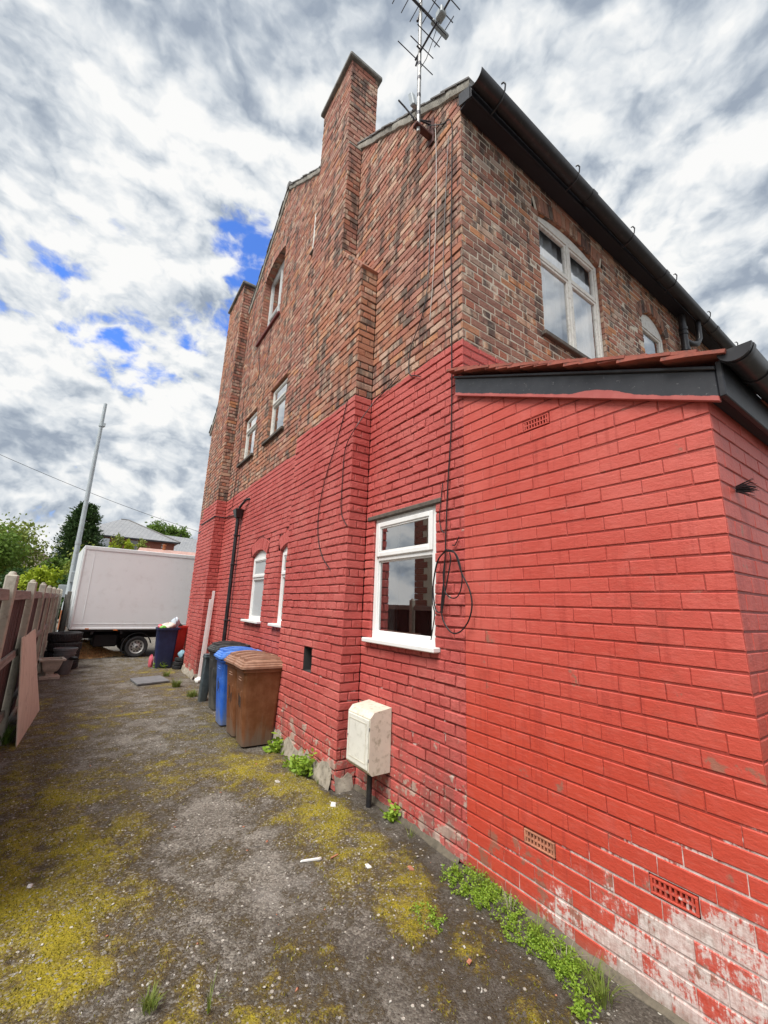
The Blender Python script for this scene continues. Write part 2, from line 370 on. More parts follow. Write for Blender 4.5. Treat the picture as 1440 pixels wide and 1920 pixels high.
simple('tyre_rubber', (.022, .022, .024), .78, .3, 9, (.11, .10, .09), .55, .25, 80)
simple('wheel_steel', (.50, .50, .48), .42, .12, 9, (.18, .13, .09), .6, metal=.35)
simple('orange_lens', (.62, .16, .02), .3, .1, 5)
simple('lamp_column', (.40, .45, .47), .55, .08, 3, (.24, .22, .2), .35, metal=.2)
simple('column_rust', (.30, .10, .035), .85, .4, 9, (.10, .05, .03), .6)
simple('concrete_post', (.42, .395, .33), .92, .16, 7, (.15, .135, .10), .5, .45, 60)
wood_mat('fence_board', (.045, .020, .020), (.095, .045, .042))
wood_mat('fence_rail', (.20, .175, .155), (.36, .33, .29), (1.2, 1.2, 18))
wood_mat('plywood', (.66, .58, .47), (.80, .72, .60), (6, 6, .5), (.24, .19, .15))
wood_mat('gate_timber', (.085, .075, .065), (.16, .145, .125))
simple('grey_tub', (.125, .14, .15), .6, .15, 5, (.28, .27, .25), .4)
simple('cast_stone', (.50, .46, .39), .9, .12, 8, (.22, .20, .15), .5, .5, 60)
simple('flagstone', (.17, .175, .18), .85, .2, 6, (.08, .075, .065), .5, .4, 50)
simple('wood_chip', (.62, .38, .16), .9, .5, 30, (.26, .13, .05), .5)
simple('stone_pale', (.46, .43, .38), .85, .3, 20, coord='world')
simple('brick_bit', (.42, .17, .10), .9, .3, 20, coord='world')
simple('litter_white', (.72, .71, .68), .6, .1, 8, (.4, .36, .3), .3)
simple('bag_cream', (.70, .62, .54), .45, .1, 5)
simple('bag_pink', (.62, .12, .16), .45, .15, 5)
simple('bag_green', (.16, .46, .06), .45, .2, 5)
simple('bag_black', (.015, .015, .017), .3, .2, 5)
simple('bag_clear', (.52, .60, .66), .3, .2, 9)
simple('sack_blue', (.20, .36, .44), .5, .15, 5)
simple('bark', (.10, .08, .062), .95, .3, 14, (.04, .034, .028), .5, .6, 40)
simple('dry_twig', (.33, .29, .23), .9, .2, 14)
simple('render_cream', (.58, .52, .40), .9, .07, 3, (.40, .36, .28), .3, .25, 60)
simple('far_render', (.52, .47, .40), .9, .08, 1)
simple('far_roof_brown', (.25, .215, .18), .85, .15, 2)
simple('far_roof_pink', (.42, .26, .22), .85, .2, 4)
simple('far_gutter', (.015, .016, .02), .5, .2, 4)
simple('quoin_white', (.62, .58, .54), .8, .08, 4)
slate_mat('far_slate', (.235, .24, .25), (.30, .305, .31))
far_brick_mat('far_brick', (.33, .085, .045), (.27, .065, .04))
bin_mat('bin_brown', (.135, .044, .012), (.205, .085, .036), (.155, .125, .095))
bin_mat('bin_brown_lid', (.25, .125, .075), (.36, .21, .145), (.16, .12, .09))
bin_mat('bin_blue', (.012, .105, .52), (.05, .17, .58), (.19, .21, .25))
bin_mat('bin_blue_lid', (.035, .16, .58), (.13, .28, .66), (.20, .22, .27))
bin_mat('bin_black', (.020, .021, .022), (.07, .073, .072), (.12, .115, .095))
bin_mat('bin_navy', (.008, .013, .055), (.016, .026, .085), (.03, .034, .05))
bin_mat('bin_red', (.44, .018, .012), (.52, .045, .03), (.2, .06, .05))
bin_mat('bin_slate', (.045, .062, .072), (.10, .125, .135), (.10, .11, .10))
glass_mat('glass_clear', (.66, .68, .66), .27)
glass_mat('glass_sky', (.30, .33, .36), .30)
glass_mat('glass_rear', (.95, .96, .97), .22)
simple('frosted_glass', (.40, .43, .44), .30, .06, 3, (.30, .33, .34), .3, .5, 160)
leaf_mat('leaf_conifer', (.018, .048, .014), (.070, .125, .034), .12)
leaf_mat('leaf_green', (.075, .145, .018), (.18, .28, .045))
leaf_mat('leaf_olive', (.14, .18, .030), (.29, .35, .070))
leaf_mat('leaf_lime', (.24, .33, .016), (.44, .52, .045))
leaf_mat('leaf_dark', (.024, .060, .016), (.060, .125, .030))
leaf_mat('weed_green', (.15, .27, .020), (.36, .50, .065), .3)
leaf_mat('moss_strand', (.095, .080, .006), (.29, .26, .018), .2)
leaf_mat('grass_blade', (.12, .18, .03), (.26, .30, .07), .3)

# ------------------------------------------------------------------ mesh helpers
class MB:
    def __init__(s): s.v = []; s.f = []
    def add(s, vs, fs):
        n = len(s.v); s.v.extend([tuple(map(float, q)) for q in vs]); s.f.extend([tuple(i+n for i in f) for f in fs]); return s
    def box(s, a, b, bev=0.0):
        x0, y0, z0 = (min(a[i], b[i]) for i in range(3)); x1, y1, z1 = (max(a[i], b[i]) for i in range(3))
        if bev <= 0:
            return s.add([(x0, y0, z0), (x1, y0, z0), (x1, y1, z0), (x0, y1, z0), (x0, y0, z1), (x1, y0, z1), (x1, y1, z1), (x0, y1, z1)],
                         [(0, 3, 2, 1), (4, 5, 6, 7), (0, 1, 5, 4), (1, 2, 6, 5), (2, 3, 7, 6), (3, 0, 4, 7)])
        return s.hexa([(x0, y0, z0), (x1, y0, z0), (x1, y1, z0), (x0, y1, z0), (x0, y0, z1), (x1, y0, z1), (x1, y1, z1), (x0, y1, z1)], bev)
    def hexa(s, c, bev=0.0):
        """eight corners, bottom ring then top ring; bevelled by pulling each corner apart along its edges"""
        c = [Vector(q) for q in c]
        F6 = [(0, 3, 2, 1), (4, 5, 6, 7), (0, 1, 5, 4), (1, 2, 6, 5), (2, 3, 7, 6), (3, 0, 4, 7)]
        if bev <= 0: return s.add(c, F6)
        vs = []; idx = {}
        for fi, f in enumerate(F6):
            for k, i in enumerate(f):
                p, q = c[f[k-1]], c[f[(k+1) % 4]]; o = c[i]
                e1, e2 = p-o, q-o
                b1 = min(bev, e1.length*.4); b2 = min(bev, e2.length*.4)
                vs.append(o+e1.normalized()*b1+e2.normalized()*b2); idx[(fi, i)] = len(vs)-1
        fs = [tuple(idx[(fi, i)] for i in f) for fi, f in enumerate(F6)]
        edges = {}
        for fi, f in enumerate(F6):
            for k in range(4): edges.setdefault(frozenset((f[k], f[(k+1) % 4])), []).append((fi, f[k], f[(k+1) % 4]))
        for e, lst in edges.items():
            (fa, i, j), (fb, _, _) = lst
            fs.append((idx[(fa, j)], idx[(fa, i)], idx[(fb, i)], idx[(fb, j)]))
        for i in range(8):
            fl = [fi for fi, f in enumerate(F6) if i in f]
            tri = [idx[(fi, i)] for fi in fl]
            n = (vs[tri[1]]-vs[tri[0]]).cross(vs[tri[2]]-vs[tri[0]]); cen = sum(c, Vector())/8
            if n.dot(c[i]-cen) < 0: tri.reverse()
            fs.append(tuple(tri))
        return s.add(vs, fs)
    def tube(s, pts, r, seg=8, caps=True, closed=False):
        pts = [Vector(q) for q in pts]; n = len(pts); base = len(s.v)
        rr = r if isinstance(r, (list, tuple)) else [r]*n
        up = None
        for i, q in enumerate(pts):
            d = (pts[(i+1) % n if closed else min(i+1, n-1)]-pts[(i-1) % n if closed else max(i-1, 0)])
            d = d.normalized() if d.length > 1e-9 else Vector((0, 0, 1))
            if up is None:
                up = Vector((0, 0, 1)) if abs(d.z) < .9 else Vector((1, 0, 0))
            a = up-d*up.dot(d)
            if a.length < 1e-6: a = d.orthogonal()
            a.normalize(); b = d.cross(a); up = a
            for k in range(seg):
                t = 2*PI*k/seg; s.v.append(tuple(q+(a*math.cos(t)+b*math.sin(t))*rr[i]))
        for i in range(n if closed else n-1):
            j = (i+1) % n
            for k in range(seg):
                k2 = (k+1) % seg
                s.f.append((base+i*seg+k, base+i*seg+k2, base+j*seg+k2, base+j*seg+k))
        if caps and not closed:
            s.f.append(tuple(base+k for k in reversed(range(seg)))); s.f.append(tuple(base+(n-1)*seg+k for k in range(seg)))
        return s
    def lathe(s, prof, cen=(0, 0, 0), seg=20, axis='z', sx=1.0, sy=1.0):
        base = len(s.v); m = len(prof)
        for (r, h) in prof:
            for k in range(seg):
                t = 2*PI*k/seg; a, b = r*math.cos(t)*sx, r*math.sin(t)*sy
                q = {'z': (a, b, h), 'y': (a, h, b), 'x': (h, a, b)}[axis]
                s.v.append((q[0]+cen[0], q[1]+cen[1], q[2]+cen[2]))
        for i in range(m-1):
            for k in range(seg):
                k2 = (k+1) % seg
                f = (base+i*seg+k, base+i*seg+k2, base+(i+1)*seg+k2, base+(i+1)*seg+k)
                s.f.append(f if axis != 'y' else f[::-1])
        return s
    def prism(s, poly, a, b, plane='xz'):
        """polygon extruded; plane says which two axes it lies in, a..b along the third"""
        n = len(poly)
        def mk(p, h): return {'xz': (p[0], h, p[1]), 'yz': (h, p[0], p[1]), 'xy': (p[0], p[1], h)}[plane]
        base = [mk(p, a) for p in poly]+[mk(p, b) for p in poly]
        fs = [tuple(range(n)), tuple(reversed(range(n, 2*n)))]+[(i, i+n, (i+1) % n+n, (i+1) % n) for i in range(n)]
        return s.add(base, fs)
    def mesh(s, name):
        me = bpy.data.meshes.new(name); me.from_pydata(s.v, [], s.f); me.validate(); me.update(); return me
    def build(s, name, mat, parent=None, smooth=False, local=None, recalc=True, rel=False):
        """local: an origin, vertices are stored relative to it"""
        if local is not None:
            lx, ly, lz = local; s.v = [(x-lx, y-ly, z-lz) for x, y, z in s.v]
        me = s.mesh(name)
        if recalc:
            import bmesh
            bm = bmesh.new(); bm.from_mesh(me); bmesh.ops.recalc_face_normals(bm, faces=bm.faces); bm.to_mesh(me); bm.free()
        return link(name, me, mat, parent, smooth, local, rel)

def link(name, me, mat, parent=None, smooth=False, loc=None, rel=False):
    o = bpy.data.objects.new(name, me); COL.objects.link(o)
    if mat and not me.materials: me.materials.append(MATS[mat])
    if smooth:
        me.polygons.foreach_set('use_smooth', [True]*len(me.polygons))
        try: me.set_sharp_from_angle(angle=math.radians(40))
        except Exception: pass
    if loc is not None: o.location = loc
    if parent is not None:
        o.parent = parent
        wt = Vector(); q = parent
        while q is not None: wt += q.location; q = q.parent
        o.location = Vector((0, 0, 0)) if rel else Vector(loc or (0, 0, 0))-wt
    return o
def tag(o, label=None, cat=None, group=None, kind=None):
    if label: o['label'] = label
    if cat: o['category'] = cat
    if group: o['group'] = group
    if kind: o['kind'] = kind
    return o
def thing(name, label, cat, loc=(0, 0, 0), group=None, rz=0.0):
    o = bpy.data.objects.new(name, None); COL.objects.link(o); o.location = loc; o.rotation_euler = (0, 0, rz); o.empty_display_size = .1
    return tag(o, label, cat, group)
def copy_tree(o, parent=None):
    c = o.copy(); COL.objects.link(c)
    if parent is not None: c.parent = parent
    for ch in list(o.children): copy_tree(ch, c)
    return c
def fast_mesh(name, V, Fq):
    """V (n,3), Fq (m,3|4) arrays"""
    V = np.asarray(V, np.float32); Fq = np.asarray(Fq, np.int32); k = Fq.shape[1]
    me = bpy.data.meshes.new(name); me.vertices.add(len(V)); me.vertices.foreach_set('co', V.ravel())
    me.loops.add(Fq.size); me.loops.foreach_set('vertex_index', Fq.ravel())
    me.polygons.add(len(Fq)); me.polygons.foreach_set('loop_start', np.arange(0, Fq.size, k, dtype=np.int32))
    try: me.polygons.foreach_set('loop_total', np.full(len(Fq), k, np.int32))
    except Exception: pass
    me.update(calc_edges=True); me.validate()
    return me

def vnoise(x, y, seed=0):
    xi = np.floor(x).astype(np.int64); yi = np.floor(y).astype(np.int64); fx = x-xi; fy = y-yi
    fx = fx*fx*(3-2*fx); fy = fy*fy*(3-2*fy)
    def h(i, j):
        n = (i*374761393+j*668265263+seed*982451653) & 0x7fffffff; n = ((n ^ (n >> 13))*1274126177) & 0x7fffffff
        return ((n ^ (n >> 16)) & 0xffff)/65535.0
    return (h(xi, yi)*(1-fx)+h(xi+1, yi)*fx)*(1-fy)+(h(xi, yi+1)*(1-fx)+h(xi+1, yi+1)*fx)*fy
def fbm(x, y, oct=4, seed=0):
    v = 0; a = .5; tot = 0
    for o in range(oct):
        v = v+a*vnoise(x*2**o+o*17.3, y*2**o-o*9.1, seed+o); tot += a; a *= .55
    return v/tot

# ------------------------------------------------------------------ brickwork
class Brickwork:
    """lays courses on a vertical plane: every brick is a bevelled block standing proud of the mortar bed"""
    def __init__(s): s.bricks = []; s.mort = {}
    def wall(s, org, u, n, z0, z1, spans, mat, mmat, bond='egw', bed=.010, perp=.008, proud=.0, recess=.007, jit=.0022, shift=0.0, bev=.005, skip=None, wob=0.0):
        ux, uy = u; nx, ny = n
        k0, k1 = int(round(z0/C)), int(round(z1/C))
        mo = s.mort.setdefault(mmat, MB())
        for k in range(k0, k1):
            za, zb = k*C, (k+1)*C
            sa, sb, sm = spans(za+.002), spans(zb-.002), spans((za+zb)/2)
            if len(sa) != len(sm): sa = sm
            if len(sb) != len(sm): sb = sm
            for (a0, b0), (a1, b1), (am, bm_) in zip(sa, sb, sm):
                if bm_-am < .025: continue
                if bond == 'stretch': step, off = L, (0.0 if k % 2 == 0 else L/2)
                else:
                    if k % 4 == 3: step, off = L/2, L/4
                    else: step, off = L, (0.0 if k % 2 == 0 else L/2)
                off += shift
                js = []; j = math.floor((am-off)/step)+1
                while off+j*step < bm_-.045:
                    q = off+j*step
                    if q > am+.045: js.append(q+random.uniform(-.007, .007))
                    j += 1
                cuts = [None]+js+[None]
                for i in range(len(cuts)-1):
                    cl, cr = cuts[i], cuts[i+1]
                    if cl is None: l0, l1, gl = a0, a1, .0015
                    else: l0 = l1 = cl; gl = perp/2
                    if cr is None: r0, r1, gr = b0, b1, .0015
                    else: r0 = r1 = cr; gr = perp/2
                    if max(r0, r1)-min(l0, l1) < .02 or r0-l0 < -.001 or r1-l1 < -.001: continue
                    def P(uu, zz, d): return (org[0]+ux*uu+nx*d, org[1]+uy*uu+ny*d, zz)
                    q = [P(l0, za, -recess), P(r0, za, -recess), P(r1, zb, -recess), P(l1, zb, -recess)]
                    mo.add(q, [(0, 1, 2, 3)])
                    if skip and skip((l0+r0)/2, (za+zb)/2): continue
                    pr = proud+random.gauss(0, jit*.6)
                    dz = wob*(float(vnoise(np.array(l0*1.7+k*.13), np.array(k*.31), 3))-.5)
                    s.bricks.append(dict(o=org, u=u, n=n, l0=l0+gl, l1=l1+gl, r0=max(l0+gl+.004, r0-gr), r1=max(l1+gl+.004, r1-gr), za=za+bed/2+dz+random.uniform(0, wob*.35), zb=zb-bed/2+dz-random.uniform(0, wob*.35), d=pr, mat=mat, jit=jit, bev=bev))
    @staticmethod
    def local(w, h, bev, jit, rnd):
        """brick in its own frame: x along the wall, y into it, z up, origin in the middle of its face"""
        D = .022; a = w/2; b = h/2; e = min(bev, w*.2, h*.2)
        R = lambda s_=1.0: rnd.uniform(-jit, jit)*s_
        v = [(-a, D, -b), (a, D, -b), (a, D, b), (-a, D, b)]
        v += [(-a+R(), e, -b+R()), (a+R(), e, -b+R()), (a+R(), e, b+R()), (-a+R(), e, b+R())]
        v += [(-a+e+R(), R(.5), -b+e+R()), (a-e+R(), R(.5), -b+e+R()), (a-e+R(), R(.5), b-e+R()), (-a+e+R(), R(.5), b-e+R())]
        f = [(8, 9, 10, 11)]
        for r in (0, 4):
            for k in range(4): f.append((r+k, r+(k+1) % 4, r+4+(k+1) % 4, r+4+k))
        return v, f
    def build(s, parent, name_stuff, singles=300):
        # screen size of every brick decides which become objects of their own
        sc = []
        for i, b in enumerate(s.bricks):
            mid = lambda uu, zz: (b['o'][0]+b['u'][0]*uu, b['o'][1]+b['u'][1]*uu, zz)
            P = np.array([mid(b['l0'], b['za']), mid(b['r0'], b['za']), mid(b['r1'], b['zb']), mid(b['l1'], b['zb'])])
            vis = (P[0]-_eye)@np.array([b['n'][0], b['n'][1], 0]) < 0 and ((P-_eye)@_fw).min() > .1
            ar = 0
            if vis:
                q = project(P); c = q.mean(0)
                if 0 <= c[0] <= 1440 and 0 <= c[1] <= 1920:
                    ar = abs(.5*np.sum(q[:, 0]*np.roll(q[:, 1], -1)-q[:, 1]*np.roll(q[:, 0], -1)))
            sc.append(ar)
        order = np.argsort(sc)[::-1]; chosen = set(int(i) for i in order[:singles] if sc[i] > 0)
        cache = {}; joined = {}
        rnd = random.Random(3)
        for i, b in enumerate(s.bricks):
            l0, l1, r0, r1 = b['l0'], b['l1'], b['r0'], b['r1']; h = b['zb']-b['za']
            rect = abs(l0-l1) < .001 and abs(r0-r1) < .001
            uc, zc = (l0+r0+l1+r1)/4, (b['za']+b['zb'])/2
            ang = math.atan2(b['u'][1], b['u'][0]); flip = (b['u'][0]*b['n'][1]-b['u'][1]*b['n'][0]) > 0
            # local frame: x = u (or -u when that keeps the face outward), y = -n
            if flip: ang += PI
            if i in chosen and rect:
                w = round((r0-l0)/.003)*.003; key = (w, round(h, 3), b['mat'], rnd.randrange(4))
                if key not in cache:
                    v, f = s.local(w, h, b['bev'], b['jit'], rnd)
                    me = bpy.data.meshes.new('brick'); me.from_pydata(v, [], f); me.update(); me.materials.append(MATS[b['mat']]); cache[key] = me
                o = bpy.data.objects.new('brick', cache[key]); COL.objects.link(o); o.parent = parent
                o.location = Vector((b['o'][0]+b['u'][0]*uc+b['n'][0]*b['d'], b['o'][1]+b['u'][1]*uc+b['n'][1]*b['d'], zc))-parent.location
                o.rotation_euler = (rnd.gauss(0, .006), rnd.gauss(0, .003), ang+rnd.gauss(0, .004))
            else:
                v, f = s.local((r0-l0+r1-l1)/2, h, b['bev'], b['jit'], rnd)
                tilt, yaw = rnd.gauss(0, .010), rnd.gauss(0, .006)
                mbx = joined.setdefault(b['mat'], MB()); out = []
                for (x, y, z) in v:
                    f_ = (z/h+.5); sh = ((l0+r0)/2*(1-f_)+(l1+r1)/2*f_)-uc; wid = ((r0-l0)*(1-f_)+(r1-l1)*f_)/max(1e-6, (r0-l0+r1-l1)/2)
                    xx = x*wid; y = y+tilt*z+yaw*x
                    uu = uc+sh+(-xx if flip else xx)
                    out.append((b['o'][0]+b['u'][0]*uu+b['n'][0]*(b['d']-y), b['o'][1]+b['u'][1]*uu+b['n'][1]*(b['d']-y), zc+z))
                mbx.add(out, f)
        for m, mb in joined.items():
            tag(mb.build(name_stuff, m, parent, recalc=False), kind='stuff')
        for m, mb in s.mort.items():
            mb.build('mortar', m, parent, recalc=False)

def carve(base, holes):
    """subtract openings from a list of spans"""
    out = base
    for (a, b) in holes:
        nx = []
        for (l, r) in out:
            if b <= l or a >= r: nx.append((l, r))
            else:
                if a > l: nx.append((l, a))
                if b < r: nx.append((b, r))
        out = nx
    return out
class Opening:
    def __init__(s, u0, u1, z0, z1, rise=0.0, ring=0.0):
        s.u0, s.u1, s.z0, s.z1, s.rise, s.ring = u0, u1, z0, z1, rise, ring
        s.c = (u0+u1)/2; s.h = (u1-u0)/2
        if rise > 0: s.R = (s.h**2+rise**2)/(2*rise); s.zc = z1+rise-s.R
    def at(s, z):
        if z < s.z0: return None
        if z <= s.z1: return (s.u0, s.u1)
        if s.rise > 0:
            R = s.R+s.ring; d = R*R-(z-s.zc)**2
            if d > 0:
                hw = math.sqrt(d)
                if z > s.zc: return (s.c-min(hw, s.h+s.ring*.55), s.c+min(hw, s.h+s.ring*.55))
        elif s.ring and z < s.z1+s.ring: return (s.u0-.02, s.u1+.02)
        return None

# ------------------------------------------------------------------ the ground
def build_ground():
    def axis(fine0, fine1, st, lo, hi, g=1.16):
        a = list(np.arange(fine0, fine1+1e-6, st)); d = st
        while a[-1] < hi: d *= g; a.append(a[-1]+d)
        d = st; b = [a[0]]
        while b[-1] > lo: d *= g; b.append(b[-1]-d)
        return np.array(b[:0:-1]+a)
    xs = axis(-1.1, 2.5, .03, -260, 260); ys = axis(.6, 9.0, .03, -60, 420, 1.035)
    X, Y = np.meshgrid(xs, ys, indexing='ij')
    near = np.clip(1-(np.maximum(Y-14, 0)/8), 0, 1)*(X > -1.2)*(X < 2.7)
    Z = (fbm(X*1.1, Y*1.1, 4, 5)-.5)*.030*near
    edge = np.clip((W-.16-X)/.25, 0, 1); Z = Z*edge-.0*near
    # moss where it grows in the yard: a belt off the wall foot and the damp left half
    moss = np.zeros_like(X); damp_shade = np.zeros_like(X)
    def blob(px, py, r, a, arr, el=1.0):
        q = on_z(px, py); arr += a*np.exp(-(((X-q[0])/r)**2+((Y-q[1])/(r*el))**2))
    for (px, py, r, a) in [(425, 1392, .30, .55), (470, 1432, .34, .85), (530, 1480, .30, .95), (585, 1520, .28, .9), (640, 1560, .26, .95), (705, 1600, .22, .95), (748, 1640, .15, .55), (660, 1640, .16, .4),
                           (40, 1590, .45, .60), (120, 1640, .40, .62), (30, 1700, .35, .66), (150, 1740, .32, .58), (60, 1830, .30, .60), (250, 1800, .26, .50), (330, 1850, .22, .50), (20, 1480, .45, .45),
                           (180, 1560, .36, .42), (330, 1440, .40, .32), (250, 1500, .36, .34), (60, 1400, .7, .38), (440, 1880, .2, .42), (560, 1760, .2, .30), (640, 1830, .16, .28), (760, 1760, .16, .34), (190, 1330, .9, .22),
                           (290, 1262, .7, .45), (340, 1300, .4, .42), (390, 1340, .4, .35), (120, 1300, .8, .22), (820, 1720, .14, .30), (560, 1600, .2, .34), (720, 1700, .13, .36), (130, 1480, .4, .36), (90, 1760, .3, .3), (1000, 1880, .12, .3)]:
        blob(px, py, r, a, moss, 1.3)
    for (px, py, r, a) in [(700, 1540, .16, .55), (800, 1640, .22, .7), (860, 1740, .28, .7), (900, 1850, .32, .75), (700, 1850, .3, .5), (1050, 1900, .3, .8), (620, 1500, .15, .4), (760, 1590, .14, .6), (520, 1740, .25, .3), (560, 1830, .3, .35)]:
        blob(px, py, r, a, damp_shade, 1.1)
    for (px, py, r, a) in [(380, 1520, .24, .26), (430, 1590, .20, .26), (400, 1680, .14, .14), (330, 1600, .22, .30), (210, 1700, .12, .25), (480, 1560, .16, .3), (210, 1850, .12, .35), (200, 1400, .5, .2), (520, 1650, .2, .22)]:
        blob(px, py, r, -a, moss, 1.2)
    foot = np.clip((X-(W-.30))/.25, 0, 1)*(Y < 3.7)+np.clip((X-(F-.16))/.16, 0, 1)*((Y > 3.7) & (Y < 9)); damp_shade += foot*.9; moss -= foot*.35  # dark soil strip along the walls, deepened as painted contact shade
    for (bx, by) in ((1.93, 5.48), (1.93, 5.93), (1.92, 6.49), (2.03, 7.42), (1.84, 8.0)): damp_shade += .8*np.exp(-(((X-bx)/.27)**4+((Y-by)/.27)**4))  # contact shade under each bin, painted into the ground colour
    moss = np.tanh(moss*1.2)*.62+.25
    moss += (fbm(X*2.1, Y*2.1, 5, 11)-.5)*.95+(fbm(X*6.5, Y*6.5, 5, 23)-.5)*1.15+(fbm(X*19, Y*19, 3, 31)-.5)*.55
    moss = np.where((X > -1.2) & (X < 2.6) & (Y < 15), moss, .12)
    moss = np.clip(moss, 0, 1.1); damp_shade = np.clip(damp_shade, 0, 1)
    Z += np.where(moss > .35, np.minimum((moss-.35)*.028, .014), 0)*(Y < 9)
    nx, ny = X.shape
    V = np.stack([X, Y, Z], -1).reshape(-1, 3)
    i = np.arange(nx*ny).reshape(nx, ny)
    Fq = np.stack([i[:-1, :-1], i[1:, :-1], i[1:, 1:], i[:-1, 1:]], -1).reshape(-1, 4)
    me = fast_mesh('ground', V, Fq)
    for nm, arr in (('moss', moss), ('damp_shade', damp_shade)):
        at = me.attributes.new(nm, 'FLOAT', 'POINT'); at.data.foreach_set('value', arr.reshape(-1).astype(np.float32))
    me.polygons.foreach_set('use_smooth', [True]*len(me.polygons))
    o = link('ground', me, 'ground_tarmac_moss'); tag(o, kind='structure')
    def sampler(arr):
        def f(x, y):
            a = np.clip(np.searchsorted(xs, x), 0, nx-1); b = np.clip(np.searchsorted(ys, y), 0, ny-1); return arr[a, b]
        return f
    return sampler(Z), sampler(moss)
ground_z, ground_moss = build_ground()

# ------------------------------------------------------------------ windows
class LB(MB):
    """boxes given in wall coordinates: u along, v up, w out of the wall"""
    def __init__(s, plane): super().__init__(); s.pl = plane
    def T(s, u, v, w): return (W-w, u, v) if s.pl == 'gable' else (u, YR-w, v)
    def b(s, u0, u1, v0, v1, w0, w1, bev=.004):
        MB.box(s, s.T(u0, v0, w0), s.T(u1, v1, w1), bev); return s
    def poly(s, pts, w0, w1):
        if s.pl == 'gable': s.prism(pts, W-w0, W-w1, 'yz')
        else: s.prism(pts, YR-w0, YR-w1, 'xz')
        return s
def arc(op, n=14, inset=0.0):
    pts = []
    for i in range(n+1):
        u = op.u0+inset+(op.u1-op.u0-2*inset)*i/n
        pts.append((u, op.zc+math.sqrt(max(0, (op.R-inset)**2-(u-op.c)**2))))
    return pts
def voussoirs(parent, plane, op, mat, flat=False):
    """ring of bricks on end over an arched opening"""
    if flat: return
    n = max(8, int((op.u1-op.u0)/.083)); half = math.asin(min(.999, op.h/op.R))
    for i in range(n):
        a0 = -half+2*half*i/n; a1 = -half+2*half*(i+1)/n; g = .0035/op.R
        mb = LB(plane); r0, r1 = op.R+.003, op.R+op.ring-.004
        q = [(op.c+r*math.sin(a), op.zc+r*math.cos(a)) for (r, a) in ((r0, a0+g), (r0, a1-g), (r1, a1-g), (r1, a0+g))]
        w = random.gauss(.001, .0015)
        cs = [mb.T(u, v, -.02) for u, v in q]+[mb.T(u, v, w) for u, v in q]
        mb.hexa(cs, .004); mb.build('arch_brick', mat, parent)
    mb = LB(plane); m = 20
    for i in range(m):
        a0 = -half-.02+(2*half+.04)*i/m; a1 = -half-.02+(2*half+.04)*(i+1)/m
        q = [(op.c+r*math.sin(a), op.zc+r*math.cos(a)) for (r, a) in ((op.R, a0), (op.R, a1), (op.R+op.ring+.03, a1), (op.R+op.ring+.03, a0))]
        mb.add([mb.T(u, v, -.009) for u, v in q], [(0, 1, 2, 3)])
    mb.build('mortar', mat.replace('brick', 'mortar'), parent)
def reveal(parent, plane, op, depth, mat):
    mb = LB(plane); k0, k1 = int(round(op.z0/C)), int(round(op.z1/C))
    for k in range(k0, k1):
        za, zb = k*C+.004, (k+1)*C-.004; j = random.uniform(-.002, .002)
        mb.b(op.u0-.03, op.u0+j*.5, za, zb, -depth, -.006, .003); mb.b(op.u1-j*.5, op.u1+.03, za, zb, -depth, -.006, .003)
    if op.rise > 0:
        pa = arc(op, 16)
        for i in range(16):
            (u0, v0), (u1, v1) = pa[i], pa[i+1]
            mb.hexa([mb.T(u0+.002, v0, -depth), mb.T(u1-.002, v1, -depth), mb.T(u1-.002, v1, -.02), mb.T(u0+.002, v0, -.02), mb.T(u0+.002, v0+.03, -depth), mb.T(u1-.002, v1+.03, -depth), mb.T(u1-.002, v1+.03, -.02), mb.T(u0+.002, v0+.03, -.02)])
    else:
        mb.b(op.u0, op.u1, op.z1, op.z1+.03, -depth, -.006, .002)
    mb.b(op.u0, op.u1, op.z0-.03, op.z0, -depth, -.006, .002)
    mb.build('reveal', mat, parent)
def room(parent, plane, op, mat, depth=1.1, w0=-.13, curtain=None):
    mb = LB(plane); z1 = op.z1+op.rise+.02; a, b = op.u0-.25, op.u1+.25; z0 = op.z0-.15; z1 += .2
    T = mb.T
    v = [T(a, z0, w0), T(b, z0, w0), T(b, z1, w0), T(a, z1, w0), T(a, z0, w0-depth), T(b, z0, w0-depth), T(b, z1, w0-depth), T(a, z1, w0-depth)]
    mb.add(v, [(4, 5, 6, 7), (0, 1, 5, 4), (1, 2, 6, 5), (2, 3, 7, 6), (3, 0, 4, 7)])
    # lining between the room and the wall opening
    for (u0, u1, v0, v1) in ((a, op.u0, z0, z1), (op.u1, b, z0, z1), (op.u0, op.u1, z0, op.z0), (op.u0, op.u1, op.z1+op.rise, z1)):
        mb.add([T(u0, v0, w0), T(u1, v0, w0), T(u1, v1, w0), T(u0, v1, w0)], [(0, 1, 2, 3)])
    mb.build('room_lining', mat, parent, recalc=False)
    if curtain:
        mat_c, u0, u1, dz = curtain; cb = LB(plane); n = 46; pts = []
        for i in range(n+1):
            u = u0+(u1-u0)*i/n; w = w0-.045+.022*math.sin(i*1.55)+.012*math.sin(i*.7+2); pts.append((u, w))
        for i in range(n):
            (ua, wa), (ub, wb) = pts[i], pts[i+1]
            cb.add([cb.T(ua, op.z0-.05, wa), cb.T(ub, op.z0-.05, wb), cb.T(ub, op.z1+dz, wb), cb.T(ua, op.z1+dz, wa)], [(0, 1, 2, 3)])
        cb.build('curtain', mat_c, parent, smooth=True)

